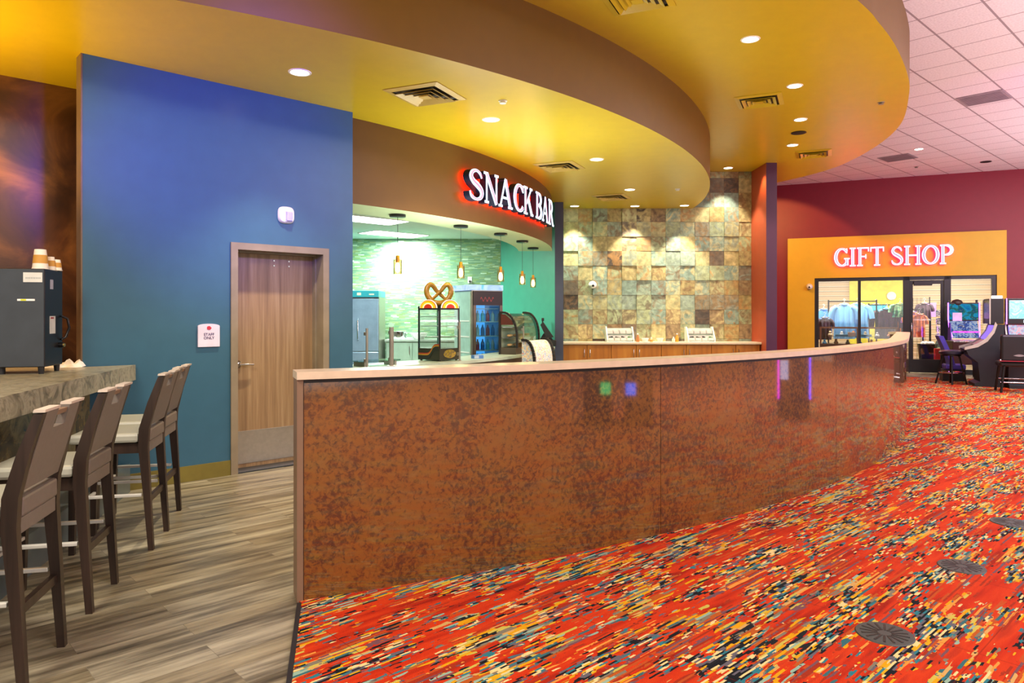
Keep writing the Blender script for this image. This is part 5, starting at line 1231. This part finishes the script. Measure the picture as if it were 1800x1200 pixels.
# emblem on the cabinet behind the chair
mb = MB()
for a, b in (((-.36, -.30), (.02, .30)), ): pass
mb.bm.free()
text('E', .16, mat('emblem_grey', '5c5c64', .4), sb2, (-.104, .06, .36), (PI/2, 0, -PI/2), 'emblem')
# machines beside the viewer, seen only mirrored in the glossy bar
def mirror_game(lab, loc, rz, screen, neonL, neonR):
    t = thing('upright_game', lab, 'arcade machine', loc, rz)
    side = [(-.40, 0), (.40, 0), (.40, 1.75), (-.10, 1.75), (-.16, 1.55), (.0, 1.0), (-.40, .90)]
    mb = MB(); mb.prism([(x, -.40, z) for x, z in side], (0, .8, 0)); mb.build('cabinet_body', M_cabd, t)
    mb = MB(); mb.prism([(-.02, -.22, 1.02), (-.15, -.22, 1.50), (-.17, -.22, 1.50), (-.04, -.22, 1.02)], (0, .44, 0)); mb.build('screen', screen, t)
    mb = MB(); mb.box(-.41, -.40, -.36, -.16, .56, .84); mb.build('front_light', screen, t)
    for y, m in ((-.41, neonL), (.41, neonR)):
        mb = MB(); mb.tube([(-.43, y, .28), (-.43, y, 1.02)], .018, 8); mb.build('neon_tube', m, t)
    return t
mirror_game('upright game whose neon tubes mirror as purple lines in the bar', (7.45, 7.03, .008), .12, glow('screen_pale', 'c8d0ff', 2.0), M_neonm, M_neonv)
for (x, y, z, m, off, lab) in ((5.75, 2.62, .008, glow('screen_green', '10e080', 3.5), .17, 'upright game whose screen mirrors as green patch in the bar'), (5.95, 3.42, .008, glow('screen_blue', '2070ff', 5.0), -.15, 'upright game whose screen mirrors as blue patch in the bar')):
    t = thing('upright_game', lab, 'arcade machine', (x, y, z), -.30); 
    side = [(-.35, 0), (.35, 0), (.35, 1.7), (-.1, 1.7), (.0, 1.0), (-.35, .85)]
    mb = MB(); mb.prism([(a, -.28, b) for a, b in side], (0, .56, 0)); mb.build('cabinet_body', M_cabd, t)
    mb = MB(); mb.box(-.37, -.35, off-.10, off+.10, .42, .58); mb.build('lit_panel', m, t)

# ================================================================ light
def area(name, loc, target, energy, col, sx, sy=None):
    return aim(light('AREA', name, loc, energy, col, size=sx, size_y=sy or sx), target)
# ceiling lights of the hall behind and beside the viewer
area('hall_light', (3.5, -1.5, 5.0), (3.5, -1.4, 0), 380, 'fff0e0', 2.5)
area('hall_light', (9.5, 4.0, 5.0), (9.5, 4.1, 0), 420, 'fff0ea', 3.0)
area('hall_light', (11.0, 11.0, 5.0), (11, 11.1, 0), 420, 'fff0f0', 3.0)
area('bar_light', (-2.6, 1.5, 4.2), (-2.4, 2.5, 0), 160, 'fff0d8', 1.2)
# coloured lamps without fittings, added to tint the blue wall and ceiling
aim(light('SPOT', 'violet_wash', (-.3, 2.9, 3.4), 680, '4c2cff', size=.15, spot=43, blend=.9), WM(.1, 0, 3.0))
area('hall_fill', (8.5, 4.5, 1.3), (8.5, 4.51, 5), 400, 'fff0ff', 5.0)  # upward fills added beside the viewer to brighten the tile ceiling
area('hall_fill', (13.5, 11, 1.3), (13.5, 11.01, 5), 420, 'fff0ff', 5.0)
area('bar_fill', (-4.6, 4.6, 2.3), (-4.6, 4.61, 5), 75, 'ffd070', 1.5)  # warm fill without a fitting, added to brighten the left ceiling
area('soffit_fill', (0, 8.6, 1.9), (0, 8.61, 5), 60, 'f4fff0', 2.0)  # unseen fill added to lift the underside of the low soffit
area('magenta_wash', (8.5, 9.0, 4.6), (12.0, 12.5, 5.0), 60, 'd040d0', 1.5)
area('shop_light', GO+G2*1.2+G1*-2.0+Vector((0, 0, 2.9)), GO+G2*2.0+G1*-2.0, 200, 'fff2dc', 2.2, 1.0)
area('shop_light', GO+G2*1.6+G1*1.5+Vector((0, 0, 2.9)), GO+G2*2.4+G1*1.5, 200, 'fff2dc', 2.2, 1.0)
sp = light('SPOT', 'divider_wash', P(1300, 288, Z_UP)+Vector((.3, 0, -.03)), 60, 'ffd8a0', size=.06, spot=80, blend=.5)
aim(light('SPOT', 'red_wall_wash', (5.9, 17.6, Z_UP-.03), 260, 'ffc070', size=.05, spot=95, blend=.15), (7.6, 21.2, 1.2))
aim(light('SPOT', 'bronze_wall_wash', Vector((-4.42, 5.98, Z_LOW-.03)), 200, 'ffc88c', size=.05, spot=64, blend=.5), (-4.62, 6.3, 1.2))

w = bpy.data.worlds.new('hall_ambience'); bpy.context.scene.world = w; w.use_nodes = True
bg = w.node_tree.nodes['Background']; bg.inputs[0].default_value = lin('f0e8e0'); bg.inputs[1].default_value = .85

cam = bpy.data.cameras.new('camera'); co = bpy.data.objects.new('camera', cam); C.objects.link(co)
co.location = (0, 0, EYE); co.rotation_euler = (PI/2, 0, 0)
cam.sensor_width = 36; cam.lens = 36*FOC/1800; cam.shift_y = -47/1800; cam.clip_start = .05; cam.clip_end = 100
sc_ = bpy.context.scene; sc_.camera = co
vs = sc_.view_settings; vs.view_transform = 'Standard'; vs.look = 'None'; vs.gamma = 1; vs.exposure = 0.5; vs.use_curve_mapping = False
sc_.cycles.use_denoising = True; sc_.cycles.sample_clamp_indirect = 6; sc_.cycles.max_bounces = 10; sc_.cycles.transparent_max_bounces = 16
sc_.cycles.caustics_reflective = False; sc_.cycles.caustics_refractive = False
